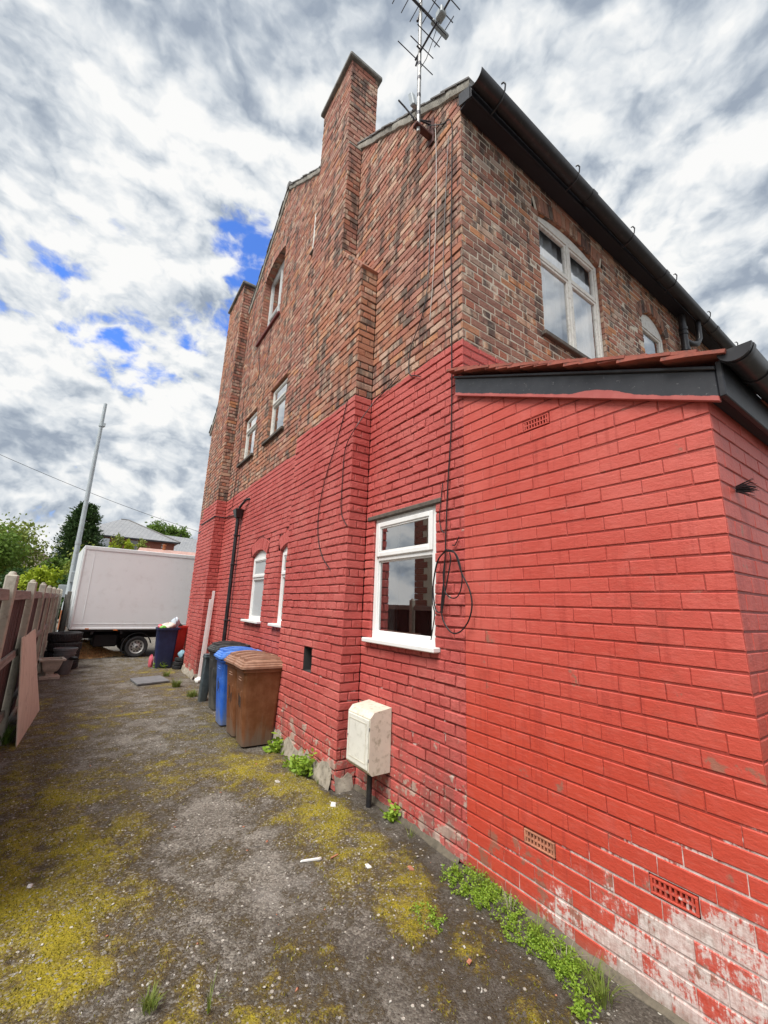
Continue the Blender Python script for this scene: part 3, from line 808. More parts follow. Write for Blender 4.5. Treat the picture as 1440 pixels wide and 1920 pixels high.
def upvc_window(house, plane, op, transom, glass='glass_clear', wf=-.045, t=.062, mat='upvc', sill=True, opener=True, sillmat='upvc', sill_out=.06, pane2=None):
    fr = LB(plane); d0 = wf-.06; zt = op.z1
    fr.b(op.u0+.002, op.u0+t, op.z0+.002, zt-.002, d0, wf, .006); fr.b(op.u1-t, op.u1-.002, op.z0+.002, zt-.002, d0, wf, .006)
    fr.b(op.u0+t, op.u1-t, op.z0+.002, op.z0+t, d0, wf, .006)
    if op.rise > 0:
        pa = [(op.u0+.003, zt-t-.012)]+[(u, v-.004) for u, v in arc(op, 14, .003)]+[(op.u1-.003, zt-t-.012)]
        fr.poly(pa, wf-.002, d0)
    else: fr.b(op.u0+t, op.u1-t, zt-t, zt-.002, d0, wf, .006)
    if transom: fr.b(op.u0+t, op.u1-t, transom-.028, transom+.028, d0, wf, .006)
    win = fr.build('window', mat, house)
    lo0, lo1 = op.z0+t, (transom-.028 if transom else zt-t); bead = .014
    def pane(u0, u1, v0, v1, w, g):
        p = LB(plane); p.add([p.T(u0, v0, w), p.T(u1, v0, w), p.T(u1, v1, w), p.T(u0, v1, w)], [(0, 1, 2, 3) if plane == 'rear' else (3, 2, 1, 0)]); p.build('pane', g, win, recalc=False)
        s_ = LB(plane)
        s_.b(u0, u0+bead, v0, v1, w-.01, w+.012, .003).b(u1-bead, u1, v0, v1, w-.01, w+.012, .003).b(u0+bead, u1-bead, v0, v0+bead, w-.01, w+.012, .003).b(u0+bead, u1-bead, v1-bead, v1, w-.01, w+.012, .003)
        s_.build('glazing_bead', mat, win)
    pane(op.u0+t, op.u1-t, lo0, lo1, wf-.03, glass)
    if transom:
        a, b_, c_, d_ = op.u0+t-.018, op.u1-t+.018, transom+.012, zt-t+.018
        s_ = LB(plane); m = .05; w1 = wf+.018
        s_.b(a, a+m, c_, d_, wf+.001, w1, .008).b(b_-m, b_, c_, d_, wf+.001, w1, .008).b(a+m, b_-m, c_, c_+m, wf+.001, w1, .008).b(a+m, b_-m, d_-m, d_, wf+.001, w1, .008)
        s_.build('sash', mat, win)
        pane(a+m, b_-m, c_+m, d_-m, wf-.004, pane2 or glass)
    if sill:
        q = LB(plane); q.b(op.u0-.055, op.u1+.055, op.z0-.035, op.z0+.006, wf-.05, sill_out, .007); q.build('sill', sillmat, win)
    return win

# ------------------------------------------------------------------ the brick house
house = thing('brick_house', 'tall brick house with red painted lower walls, gable chimneys and high aerial', 'house', (W, YR, 0))
SL = .757; ZE = 6.90; YAP = (YR+YF)/2; ZAP = ZE+SL*(YAP-YR)
op_attic = Opening(7.60, 8.95, 89*C, 109*C, .16, .20)
op_a = Opening(8.42, 9.35, 55*C, 68*C, 0, .0); op_b = Opening(6.72, 7.62, 55*C, 68*C, 0, .0)
op_c = Opening(6.93, 7.70, 16*C, 29*C, .10, .21); op_d = Opening(5.55, 6.29, 16*C, 29*C, .10, .21)
op_e = Opening(2.635, 3.60, 16*C, 30*C, 0, 0)
op_r = Opening(3.61, 4.96, 54*C, 73*C, .10, .20); op_s = Opening(6.10, 6.92, 58*C, 70*C, .24, .20)
op_vent = Opening(5.86, 6.04, 92*C, 102*C)
B1N, B1F, B1U = 3.76, 5.42, 4.36; B2N, B2F = 10.15, 11.60; Z_SH0, Z_SH1 = 67*C, 75*C; ZT1, ZT2 = 119*C, 117*C
ROOF1 = ZE+SL*(4.4-YR)
def gable_spans(z):
    a, b = YR, YF
    if z > ZE: a = YR+(z-ZE)/SL; b = YF-(z-ZE)/SL
    if b-a < .05: return []
    holes = [(B1N if z < Z_SH0 else (B1N+(B1U-B1N)*(z-Z_SH0)/(Z_SH1-Z_SH0) if z < Z_SH1 else B1U), B1F), (B2N, B2F)]
    for op in (op_attic, op_a, op_b, op_c, op_d, op_e, op_vent):
        q = op.at(z)
        if q: holes.append(q)
    if any(abs(h[0]-h[1]) < 1e-6 for h in holes): pass
    return carve([(a, b)], holes)
def b1_front(z):
    n = B1N if z < Z_SH0 else (B1N+(B1U-B1N)*(z-Z_SH0)/(Z_SH1-Z_SH0) if z < Z_SH1 else (B1U if z < 98*C else 4.44))
    sp = [(n, B1F-.0)]
    if 11*C-.001 < z < 14*C: sp = carve(sp, [(4.42, 4.64)])
    return sp
bw = Brickwork()
gk = dict(mat='gable_brick', mmat='gable_mortar', bed=.011, perp=.009, recess=.011, jit=.0042, wob=.010)
bw.wall((W, 0), (0, 1), (-1, 0), 0, 11.2, gable_spans, **gk, shift=YR)
bw.wall((F, 0), (0, 1), (-1, 0), 0, ZT1, b1_front, **gk, shift=B1N)
bw.wall((F, 0), (0, 1), (-1, 0), 0, ZT2, lambda z: [(B2N, B2F)], **gk, shift=B2N)
for (y, za, zb, x1) in ((B1N, 0, Z_SH0, W), (B1U, Z_SH1, 98*C, W), (4.44, 98*C, ZT1, F+.50), (B2N, 0, 108*C, W), (B2N+.002, 108*C, ZT2, F+.42)):
    bw.wall((0, y), (1, 0), (0, -1), za, zb, (lambda xx: (lambda z: [(F+.004, xx)]))(x1), **gk, shift=F)
for (y, za, zb, x1) in ((B1F, 0, 104*C, W), (B1F, 104*C, ZT1, F+.50), (B2F, 0, 93*C, W), (B2F, 93*C, ZT2, F+.42)):
    bw.wall((0, y), (1, 0), (0, 1), za, zb, (lambda xx: (lambda z: [(F+.004, xx)]))(x1), **gk, shift=F)
bw.wall((F+.50, 0), (0, 1), (1, 0), 96*C, ZT1, lambda z: [(4.445, B1F-.004)], **gk, shift=4.44)
bw.wall((F+.42, 0), (0, 1), (1, 0), 92*C, ZT2, lambda z: [(B2N+.006, B2F-.004)], **gk, shift=B2N)
def rear_spans(z):
    holes = [q for q in (op_r.at(z), op_s.at(z)) if q]
    return carve([(W+.004, 9.4)], holes)
bw.wall((0, YR), (1, 0), (0, -1), 37*C, 78*C, rear_spans, mat='rear_brick', mmat='rear_mortar', bed=.012, perp=.011, recess=.005, jit=.0034, wob=.008, shift=W)
bw.build(house, 'brickwork', 300)
for (pl, op, m) in (('gable', op_attic, 'gable_brick'), ('gable', op_c, 'gable_brick'), ('gable', op_d, 'gable_brick'), ('rear', op_r, 'rear_brick'), ('rear', op_s, 'rear_brick')):
    voussoirs(house, pl, op, m)
for (pl, op, d, m) in (('gable', op_attic, .24, 'gable_brick'), ('gable', op_a, .11, 'gable_brick'), ('gable', op_b, .11, 'gable_brick'), ('gable', op_c, .11, 'gable_brick'), ('gable', op_d, .11, 'gable_brick'), ('gable', op_e, .11, 'gable_brick'), ('rear', op_r, .11, 'rear_brick'), ('rear', op_s, .11, 'rear_brick'), ('gable', op_vent, .08, 'gable_brick')):
    reveal(house, pl, op, d, m)
# blind backs and the far walls that close the house
MB().box((W+.10, YF-.02, 0), (9.4, YF+.15, ZE+.05)).build('front_wall', 'far_brick', house)
MB().prism([(YR+.05, 0), (YF, 0), (YF, ZE), (YAP, ZAP-.05), (YR+.05, ZE-.1)], 9.4, 9.6, 'yz').build('party_wall', 'far_brick', house)
# sloping shoulder of the chimney breast, bricks on edge
mbs = []
n = 8
for i in range(n):
    a = i/n; b = (i+1)/n-.02
    y0, z0, y1, z1 = B1N+.012+(B1U-B1N)*a, Z_SH0-.012+(Z_SH1-Z_SH0)*a, B1N+.012+(B1U-B1N)*b, Z_SH0-.012+(Z_SH1-Z_SH0)*b
    nz, ny = .62, -.78; h = .05
    m = MB(); m.hexa([(F-.010, y0, z0), (W+.01, y0, z0), (W+.01, y1, z1), (F-.010, y1, z1), (F-.010, y0+ny*h, z0+nz*h), (W+.01, y0+ny*h, z0+nz*h), (W+.01, y1+ny*h, z1+nz*h), (F-.010, y1+ny*h, z1+nz*h)], .006)
    m.build('shoulder_brick', 'gable_brick', house)
MB().box((F+.01, B1U-.005, 98*C), (W+.14, 4.45, 98*C+.03), .006).build('breast_ledge', 'verge_mortar', house)
for (y0, y1, x1, zt) in ((4.44, B1F, F+.50, ZT1), (B2N, B2F, F+.42, ZT2)):
    m = MB(); m.box((F-.055, y0-.055, zt), (x1+.055, y1+.055, zt+.075), .014); m.box((F-.02, y0-.02, zt+.075), (x1+.02, y1+.02, zt+.11), .012)
    m.build('chimney_cap', 'cap_concrete', house)
# dark flue hole on the breast, cement foot, broken brick by the window
m = MB(); T = [(F+.11, 4.42, 11*C), (F+.11, 4.64, 11*C), (F+.11, 4.64, 14*C), (F+.11, 4.42, 14*C), (F+.006, 4.42, 11*C), (F+.006, 4.64, 11*C), (F+.006, 4.64, 14*C), (F+.006, 4.42, 14*C)]
m.add(T, [(0, 1, 2, 3), (0, 1, 5, 4), (1, 2, 6, 5), (2, 3, 7, 6), (3, 0, 4, 7)]); m.build('flue_opening', 'dark_room', house, recalc=False)
def cement_foot(parent, pts, h, out, seed, mat='cement'):
    """lumpy cement haunching along a wall foot; pts are (x,y) with outward normals"""
    r = random.Random(seed); m = MB(); prev = None
    for i, ((x, y), (nx, ny)) in enumerate(pts):
        hh = h*(.65+.6*r.random()); oo = out*(.6+.7*r.random())
        ring = [(x-nx*.02, y-ny*.02, hh), (x+nx*.006, y+ny*.006, hh), (x+nx*oo*.55, y+ny*oo*.55, hh*.55), (x+nx*oo, y+ny*oo, .004), (x+nx*oo, y+ny*oo, -.05)]
        ring = [(a+r.uniform(-.004, .004), b+r.uniform(-.004, .004), c_) for a, b, c_ in ring]
        base = len(m.v); m.v.extend(ring)
        if prev is not None:
            for k in range(4): m.f.append((prev+k, prev+k+1, base+k+1, base+k))
        prev = base
    m.build('cement_foot', mat, parent, smooth=True)
cement_foot(house, [((F, y), (-1, 0)) for y in np.arange(B1F, B1N-.001, -.07)], .17, .035, 1)
cement_foot(house, [((x, B1N), (0, -1)) for x in np.arange(F-.01, W, .05)], .12, .04, 2)
cement_foot(house, [((W, y), (-1, 0)) for y in np.arange(B1N, YR, -.07)], .035, .03, 3, 'soil_foot')
cement_foot(house, [((F, y), (-1, 0)) for y in np.arange(B2F, B2N-.001, -.08)], .14, .05, 4)
cement_foot(house, [((x, B2N), (0, -1)) for x in np.arange(F-.01, W, .05)], .12, .05, 5)
# roof: two slopes of slates, a bedded verge of separate slate edges, ridge
for sgn in (1, -1):
    ye, yr = (YR-.16, YAP) if sgn > 0 else (YF+.16, YAP)
    ze = ZE+.03-SL*.16; zr = ZAP+.03
    m = MB(); m.hexa([(W-.02, ye, ze), (9.55, ye, ze), (9.55, yr, zr), (W-.02, yr, zr), (W-.02, ye, ze+.07), (9.55, ye, ze+.07), (9.55, yr, zr+.07), (W-.02, yr, zr+.07)])
    m.build('roof', 'roof_tile_grey', house)
    ln = math.hypot(yr-ye, zr-ze); nseg = int(ln/.21)
    for i in range(nseg):
        a, b = i/nseg, (i+1)/nseg+.012; j = random.uniform(-.012, .012); k = random.uniform(-.006, .006)
        def Q(t, x, up): return (x, ye+(yr-ye)*t, ze+(zr-ze)*t+up)
        m = MB(); m.hexa([Q(a, W-.055+j, .058+k), Q(a, W+.2, .058+k), Q(b, W+.2, .076+k), Q(b, W-.055+j, .076+k), Q(a, W-.055+j, .082+k), Q(a, W+.2, .082+k), Q(b, W+.2, .096+k), Q(b, W-.055+j, .096+k)])
        m.build('verge_slate', 'roof_tile_grey', house)
    m = MB(); n = 60; r = random.Random(sgn+4); prev = None
    for i in range(n+1):
        t = i/n; y, z = ye+(yr-ye)*t, ze+(zr-ze)*t
        o1, o2 = r.uniform(-.006, .006), r.uniform(-.012, .012)
        ring = [(W+.01, y, z-.035+o2), (W-.022+o1, y, z-.028+o2), (W-.036+o1, y, z+.03), (W-.034+o1, y, z+.062), (W+.01, y, z+.064)]
        base = len(m.v); m.v.extend(ring)
        if prev is not None:
            for k in range(4): m.f.append((prev+k, prev+k+1, base+k+1, base+k))
        prev = base
    m.build('verge_mortar', 'verge_mortar', house, smooth=True)
MB().tube([(W-.06, YAP, ZAP+.10), (9.5, YAP, ZAP+.10)], .085, 10).build('ridge_tile', 'roof_tile_grey', house, smooth=True)
# rear eaves
def half_pipe(m, x0, x1, yc, zc, r, n=12, thick=.006, drop=0.0):
    rings = []
    for (x, dz) in ((x0, 0), (x1, -drop)):
        ring = []
        for i in range(n+1):
            t = PI+PI*i/n; ring.append((x, yc+r*math.cos(t), zc+dz+r*math.sin(t)))
        for i in range(n, -1, -1):
            t = PI+PI*i/n; ring.append((x, yc+(r-thick)*math.cos(t), zc+dz+(r-thick)*math.sin(t)))
        rings.append(ring)
    k = len(rings[0]); m.add(rings[0]+rings[1], [(i, (i+1) % k, k+(i+1) % k, k+i) for i in range(k)]+[tuple(range(k)), tuple(range(2*k-1, k-1, -1))])
    return m
MB().box((W-.015, 2.125, 6.652), (9.4, YR-.012, 6.668)).build('soffit', 'soffit_black', house)
MB().box((W-.02, 2.119, 6.640), (9.4, 2.140, 6.79), .004).build('fascia', 'soffit_black', house)
MB().prism([(2.140, 6.635), (YR-.01, 6.70), (YR-.01, 6.86), (2.140, 6.79)], W-.03, W-.004, 'yz').build('eaves_end_box', 'black_paint', house)
half_pipe(MB(), W-.06, 9.4, 2.03, 6.745, .085, 14, .006, .10).build('gutter', 'black_plastic', house, smooth=True)
for x in np.arange(W+.26, 9.3, 1.32):
    q = -.10*(x-W)/7-.03
    m = MB(); m.tube([(x, 2.118, 6.67+q), (x, 2.05, 6.672+q), (x, 1.975, 6.70+q), (x, 1.936, 6.775+q), (x, 1.926, 6.838+q), (x-.01, 1.940, 6.872+q), (x-.02, 1.962, 6.868+q)], .0085, 6)
    m.build('gutter_bracket', 'black_plastic', house, smooth=True)
for x in np.arange(W+1.9, 9.3, 2.0):
    half_pipe(MB(), x, x+.10, 2.03, 6.745-.10*(x-W)/7, .092, 14, .008).build('gutter_joint', 'black_plastic', house, smooth=True)
# soil pipe and swan neck on the rear wall
sp_ = MB().tube([(7.42, 2.20, 3.4), (7.42, 2.20, 6.62)], .055, 14)
o = sp_.build('soil_pipe', 'black_plastic', house, smooth=True)
for z in (5.95, 6.25, 6.33):
    MB().tube([(7.42, 2.20, z), (7.42, 2.20, z+.05)], .066, 14).build('pipe_collar', 'black_plastic', o, smooth=True)
MB().tube([(7.46, 2.20, 6.16), (7.58, 2.16, 6.13), (7.72, 2.12, 6.17), (7.78, 2.10, 6.28), (7.78, 2.09, 6.62)], .045, 12).build('swan_neck_pipe', 'black_plastic', house, smooth=True)

# windows of the house
w = upvc_window(house, 'gable', op_e, 2.165, 'glass_clear', -.022, .066, sill_out=.065); w['label'] = 'white plastic window under a black lintel beside the coiled cable'
room(w, 'gable', op_e, 'warm_room', 1.6, -.09, ('net_curtain', 3.36, 3.60, .15))
lb = LB('gable'); lb.b(2.56, 3.72, 30*C-.006, 30*C+.040, -.04, .016, .008); lb.build('lintel_strip', 'weathered_timber', house)
for op in (op_a, op_b):
    w = upvc_window(house, 'gable', op, 5.50, 'glass_sky', -.07, .058, sill=False, mat='old_white_paint'); room(w, 'gable', op, 'dark_room', .9)
    lb = LB('gable'); lb.b(op.u0-.08, op.u1+.08, op.z0-.05, op.z0+.004, -.09, .055, .006); lb.build('sill', 'weathered_timber', w)
for op, g in ((op_c, 'frosted_glass'), (op_d, 'glass_sky')):
    w = upvc_window(house, 'gable', op, 2.10, g, -.05, .058, sill_out=.075, pane2='frosted_glass' if g == 'frosted_glass' else None); room(w, 'gable', op, 'dark_room', .9)
def timber_window(op, plane, mat, wf, mull, tr, glass, sillmat, open_sash=False):
    fr = LB(plane); t = .06; d0 = wf-.07
    fr.b(op.u0+.003, op.u0+t, op.z0, op.z1, d0, wf, .006).b(op.u1-t, op.u1-.003, op.z0, op.z1, d0, wf, .006).b(op.u0+t, op.u1-t, op.z0, op.z0+t, d0, wf, .006)
    fr.poly([(op.u0+.004, op.z1-.045)]+[(u, v-.004) for u, v in arc(op, 14, .004)]+[(op.u1-.004, op.z1-.045)], wf-.003, d0)
    if mull: fr.b(mull-.03, mull+.03, op.z0+t, op.z1-.04, d0+.004, wf-.004, .005)
    w = fr.build('window', mat, house)
    cols = [(op.u0+t, mull-.03), (mull+.03, op.u1-t)] if mull else [(op.u0+t, op.u1-t)]
    for (a, b) in cols:
        for (c_, d_) in ((op.z0+t, tr-.02), (tr+.02, op.z1-.045)):
            s_ = LB(plane); m_ = .034
            s_.b(a+.001, a+m_, c_, d_, wf-.05, wf-.014, .004).b(b-m_, b-.001, c_, d_, wf-.05, wf-.014, .004).b(a+m_, b-m_, c_, c_+m_, wf-.05, wf-.014, .004).b(a+m_, b-m_, d_-m_, d_, wf-.05, wf-.014, .004)
            s_.build('sash', mat, w)
            p = LB(plane); p.add([p.T(a+m_, c_+m_, wf-.035), p.T(b-m_, c_+m_, wf-.035), p.T(b-m_, d_-m_, wf-.035), p.T(a+m_, d_-m_, wf-.035)], [(0, 1, 2, 3) if plane == 'rear' else (3, 2, 1, 0)]); p.build('pane', glass, w, recalc=False)
        s_ = LB(plane); s_.b(a, b, tr-.02, tr+.02, wf-.06, wf-.006, .004); s_.build('transom', mat, w)
    q = LB(plane); q.b(op.u0-.06, op.u1+.06, op.z0-.055, op.z0, wf-.06, .05, .008); q.build('sill', sillmat, w)
    return w
w = timber_window(op_r, 'rear', 'old_white_paint', -.045, 4.285, 5.72, 'glass_rear', 'weathered_timber'); room(w, 'rear', op_r, 'warm_room', 1.4, -.115, ('net_curtain', 3.40, 5.15, .27))  # full-height pale curtain added so the panes read bright like reflected sky
w = timber_window(op_s, 'rear', 'old_white_paint', -.05, None, 5.42, 'glass_rear', 'old_white_paint'); room(w, 'rear', op_s, 'dark_room', .9)
w = timber_window(op_attic, 'gable', 'sash_grey_paint', -.16, 8.28, 8.35, 'glass_sky', 'red_sill_paint'); room(w, 'gable', op_attic, 'dark_room', .9, -.25)
lb = LB('gable'); lb.b(op_vent.u0+.002, op_vent.u1-.002, op_vent.z0, op_vent.z1, -.06, .004, .005); lb.build('vent_panel', 'old_white_paint', house)
lb = LB('gable'); lb.b(5.84, 6.06, op_vent.z0-.04, op_vent.z0-.004, -.06, .04, .005); lb.build('vent_sill', 'weathered_timber', house)

# downpipe with hopper, and the black waste arm above it
dp = MB(); dp.tube([(W-.075, 8.70, 3.40), (W-.075, 8.70, .02)], .038, 12)
o = dp.build('downpipe', 'black_plastic', house, smooth=True)
for z in (3.0, 2.4, 1.3): MB().box((W-.12, 8.655, z), (W-.004, 8.745, z+.03), .006).build('pipe_clip', 'black_plastic', o)
MB().hexa([(W-.13, 8.63, 3.38), (W-.01, 8.63, 3.38), (W-.01, 8.77, 3.38), (W-.13, 8.77, 3.38), (W-.17, 8.57, 3.56), (W-.004, 8.57, 3.56), (W-.004, 8.83, 3.56), (W-.17, 8.83, 3.56)], .01).build('hopper', 'black_plastic', o)
MB().tube([(W-.09, 8.68, 3.54), (W-.085, 8.52, 3.62), (W-.06, 8.30, 3.70), (W+.03, 8.22, 3.73)], .024, 10).build('waste_pipe', 'black_plastic', o, smooth=True)
MB().tube([(W-.012, YF-.05, 3.62), (W-.012, B2F+.02, 3.62), (F-.012, B2F+.012, 3.62), (F-.014, B2N-.012, 3.62), (W-.02, B2N-.014, 3.62), (W-.016, 8.78, 3.49)], .013, 8).build('band_pipe', 'black_plastic', house, smooth=True)

# ------------------------------------------------------------------ the lean-to at the back
leanto = thing('lean_to_extension', 'red painted brick lean-to with tiled roof and black gutter against the house', 'extension', (W, YE, 0))
def roof_z(y): return 2.735+(y-YE)*(3.47-2.735)/(YR-YE)
v1, v2, v3 = Opening(1.50, 1.71, 34*C, 35*C), Opening(1.62, 1.83, 4*C, 5*C), Opening(.93, 1.13, 5*C, 6*C)
ew = Brickwork()
def side_spans(z):
    y0 = YE
    if z > 2.82: y0 = YE+(z-2.82)/((3.47-2.735)/(YR-YE))
    if YR-y0 < .03: return []
    return carve([(y0, YR)], [q for q in (v1.at(z), v2.at(z), v3.at(z)) if q and q[0] > y0])
ek = dict(mat='lean_to_brick', mmat='lean_to_mortar', bond='stretch', bed=.0095, perp=.0035, recess=.0050, jit=.0014, bev=.0034, wob=.003)
ew.wall((W, 0), (0, 1), (-1, 0), 0, 41*C, side_spans, **ek, shift=YE)
ew.wall((0, YE), (1, 0), (0, -1), 0, 33*C, lambda z: [(W+.004, W+3.2)], **ek, shift=W+L/2)
ew.build(leanto, 'brickwork', 300)
MB().box((W+3.2, YE+.05, 0), (W+3.3, YR, 3.3)).build('end_wall', 'lean_to_mortar', leanto)
def air_brick(op, mat):
    m = MB(); x0 = W-.002; y0, y1, z0, z1 = op.u0+.004, op.u1-.004, op.z0+.006, op.z1-.006
    m.box((W-.002, y0, z0), (W+.03, y1, z0+.010), .002).box((W-.002, y0, z1-.010), (W+.03, y1, z1), .002).box((W-.002, y0, z0+.01), (W+.03, y0+.012, z1-.01), .002).box((W-.002, y1-.012, z0+.01), (W+.03, y1, z1-.01), .002)
    for i in range(1, 9):
        y = y0+(y1-y0)*i/9; m.box((W, y-.0045, z0+.01), (W+.03, y+.0045, z1-.01))
    zc = (z0+z1)/2; m.box((W-.001, y0+.012, zc-.004), (W+.03, y1-.012, zc+.004))
    o = m.build('air_brick', mat, leanto)
    MB().box((W+.028, y0, z0), (W+.034, y1, z1)).build('vent_void', 'dark_room', o)
air_brick(v1, 'lean_to_brick'); air_brick(v2, 'brick_bit'); air_brick(v3, 'lean_to_brick')
cement_foot(leanto, [((W, y), (-1, 0)) for y in np.arange(YR, YE-.02, -.07)], .022, .035, 8, 'soil_foot')
# barge board with the red paint that strayed over its lower edge
def sloped_board(m, x0, x1, y0, y1, lo, hi, bev=.004, cut=0.0):
    m.hexa([(x0, y0, roof_z(y0)+lo), (x1, y0, roof_z(y0)+lo), (x1, y1, roof_z(y1)+lo), (x0, y1, roof_z(y1)+lo), (x0, y0, roof_z(y0)+hi), (x1, y0, roof_z(y0)+hi), (x1, y1, roof_z(y1)+hi), (x0, y1, roof_z(y1)+hi)], bev); return m
def barge_mat():
    m, t, b = new_mat('barge_paint'); p = pos(t); x, y, z = t.sep(p)
    base = t.math('SUBTRACT', z, t.math('ADD', 2.735-YE*(.735/(YR-YE))+.0, t.math('MULTIPLY', y, .735/(YR-YE))))
    n = t.noise(p, 12, 6, .65)
    bulge = t.math('MULTIPLY', t.step(t.math('ABSOLUTE', t.math('SUBTRACT', y, 1.13)), .22, .03), .030)
    e = t.math('SUBTRACT', t.math('ADD', t.math('ADD', -.002, bulge), t.math('MULTIPLY', n, .026)), base)
    blk = t.mix(n, (.020, .022, .028), (.050, .053, .060)); blk = t.mix(t.math('MULTIPLY', t.step(t.noise(p, 40, 5, .7), .62, .7), .5), blk, (.25, .25, .25))
    t.put(b.inputs['Base Color'], t.mix(t.step(e, -.002, .002), blk, t.mix(n, (.36, .055, .05), (.52, .16, .14)))); b.inputs['Roughness'].default_value = .4
    bump(t, b, t.noise(p, 30, 4, .6), .15, .004)
barge_mat()
sloped_board(MB(), W-.034, W-.006, YE-.055, YR+.06, -.015, .145).build('barge_board', 'barge_paint', leanto)
sloped_board(MB(), W-.050, W+.01, YE-.06, YR+.06, .147, .168).build('barge_moulding', 'black_paint', leanto)
# roof tiles: each verge column tile by tile, the rest of the slope as one layer
pitch = math.atan((3.47-2.735)/(YR-YE)); cs_, sn_ = math.cos(pitch), math.sin(pitch)
def tile_mesh(w_, l_, t_):
    m = MB(); n = 5
    top = []; bot = []
    for i in range(n+1):
        a = i/n*l_; cam_ = .004*math.sin(PI*i/n)
        top.append((a, t_+cam_)); bot.append((a, cam_))
    pr = top+bot[::-1]
    m.prism([(y, z) for y, z in pr], 0, w_, 'yz'); return m.mesh('tile')
tm = tile_mesh(.158, .275, .018); tm.materials.append(MATS['roof_tile_red'])
rest = MB(); gauge = .118; nrow = int((YR+.03-(YE-.10))/cs_/gauge)+1
for r_ in range(nrow):
    y = YE-.115+r_*gauge*cs_; z = roof_z(y)+.172
    for c_ in range(22):
        x = W-.098+c_*.164+(.0 if r_ % 2 == 0 else -.0)+random.uniform(-.004, .004)
        if c_ < 4:
            if y+.265*cs_ > YR+.01 and y > YR-.05: continue
            o = bpy.data.objects.new('roof_tile', tm); COL.objects.link(o); o.parent = leanto
            o.location = Vector((x, y, z+.040+random.uniform(0, .010)))-leanto.location; o.rotation_euler = (pitch-.085+random.gauss(0, .012), random.gauss(0, .012), random.gauss(0, .012))
        else:
            b2 = [(x, y, z+.012), (x+.158, y, z+.012), (x+.158, y+.25*cs_, z+.25*sn_+.002), (x, y+.25*cs_, z+.25*sn_+.002)]
            rest.hexa(b2+[(p_[0], p_[1], p_[2]+.012) for p_ in b2])
tag(rest.build('tiling', 'roof_tile_red', leanto), kind='stuff')
MB().hexa([(W-.03, YE-.02, roof_z(YE)+.10), (W+3.3, YE-.02, roof_z(YE)+.10), (W+3.3, YR, roof_z(YR)+.10), (W-.03, YR, roof_z(YR)+.10), (W-.03, YE-.02, roof_z(YE)+.165), (W+3.3, YE-.02, roof_z(YE)+.165), (W+3.3, YR, roof_z(YR)+.165), (W-.03, YR, roof_z(YR)+.165)]).build('roof_deck', 'weathered_timber', leanto)
MB().box((W-.04, YE-.085, 2.715), (W+3.3, YE-.058, 2.90), .004).build('fascia', 'black_paint', leanto)
MB().box((W-.02, YE-.06, 2.735), (W+3.3, YE-.004, 2.75)).build('soffit', 'soffit_black', leanto)
g = half_pipe(MB(), W-.055, W+3.3, YE-.145, 2.915, .062, 12, .005).build('gutter', 'black_plastic', leanto, smooth=True)
m = MB(); n = 14
prof = [(YE-.145+.066*math.cos(PI+PI*i/n), 2.918+.066*math.sin(PI+PI*i/n)) for i in range(n+1)]
m.prism(prof, W-.078, W-.057, 'yz'); m.build('gutter_end_cap', 'black_plastic', g)
half_pipe(MB(), W-.054, W-.02, YE-.145, 2.917, .069, 12, .006).build('gutter_collar', 'black_plastic', g, smooth=True)
for x in (W+.22, W+1.0, W+1.8):
    half_pipe(MB(), x, x+.03, YE-.145, 2.917, .069, 12, .006).build('gutter_clip', 'black_plastic', g, smooth=True)
m = MB(); r = random.Random(5)
for i in range(46):
    a = r.uniform(0, 2*PI); q = r.uniform(.0, .016); l = r.uniform(.05, .085)
    p0 = (W+.20+q*math.cos(a), YE-.004, 2.315+q*math.sin(a)); m.tube([p0, (p0[0]+.4*q*math.cos(a), YE-.5*l, p0[2]+.012*math.sin(a)), (p0[0]+2.0*q*math.cos(a), YE-l, p0[2]+2.0*q*math.sin(a)-.004)], [.0022, .002, .0012], 4)
tag(m.build('brush_tuft', 'black_plastic', None), 'black bristle tuft sticking out of the lean-to end wall below the gutter', 'brush')

# ------------------------------------------------------------------ fixings on the walls
# meter box: chamfered hood, framed door, hinge and latch, black pipe below
mb_ = thing('meter_box', 'cream plastic gas meter box on the red wall below the window', 'meter box', (W, 3.38, .0))
m = MB(); y0, y1 = 3.194, 3.565; xf = 2.122
prof = [(W-.004, .30), (xf+.035, .30), (xf, .335), (xf, .745), (xf+.04, .79), (W-.004, .815)]
m.prism([(x, z) for x, z in prof], y0, y1, 'xz'); m.build('body', 'meter_box_plastic', mb_)
MB().box((xf-.010, y0+.012, .345), (xf-.0015, y1-.012, .735), .004).build('door', 'meter_door_plastic', mb_)
d = MB(); a, b, c_, e = y0+.045, y1-.045, .385, .70
d.box((xf-.013, a, c_), (xf-.0108, b, c_+.005)).box((xf-.013, a, e-.005), (xf-.0108, b, e)).box((xf-.013, a, c_+.005), (xf-.0108, a+.005, e-.005)).box((xf-.013, b-.005, c_+.005), (xf-.0108, b, e-.005)); d.build('door_rib', 'meter_box_plastic', mb_)
for z in (.41, .65): MB().box((xf-.006, y0+.001, z), (xf+.02, y0+.011, z+.025), .002).build('hinge', 'cap_concrete', mb_)
MB().tube([(xf-.011, y1-.028, .55), (xf-.016, y1-.028, .55)], .007, 8).build('lock', 'cap_concrete', mb_)
MB().tube([(W-.10, 3.36, .31), (W-.10, 3.36, -.01)], .024, 10).build('supply_pipe', 'black_plastic', mb_, smooth=True)

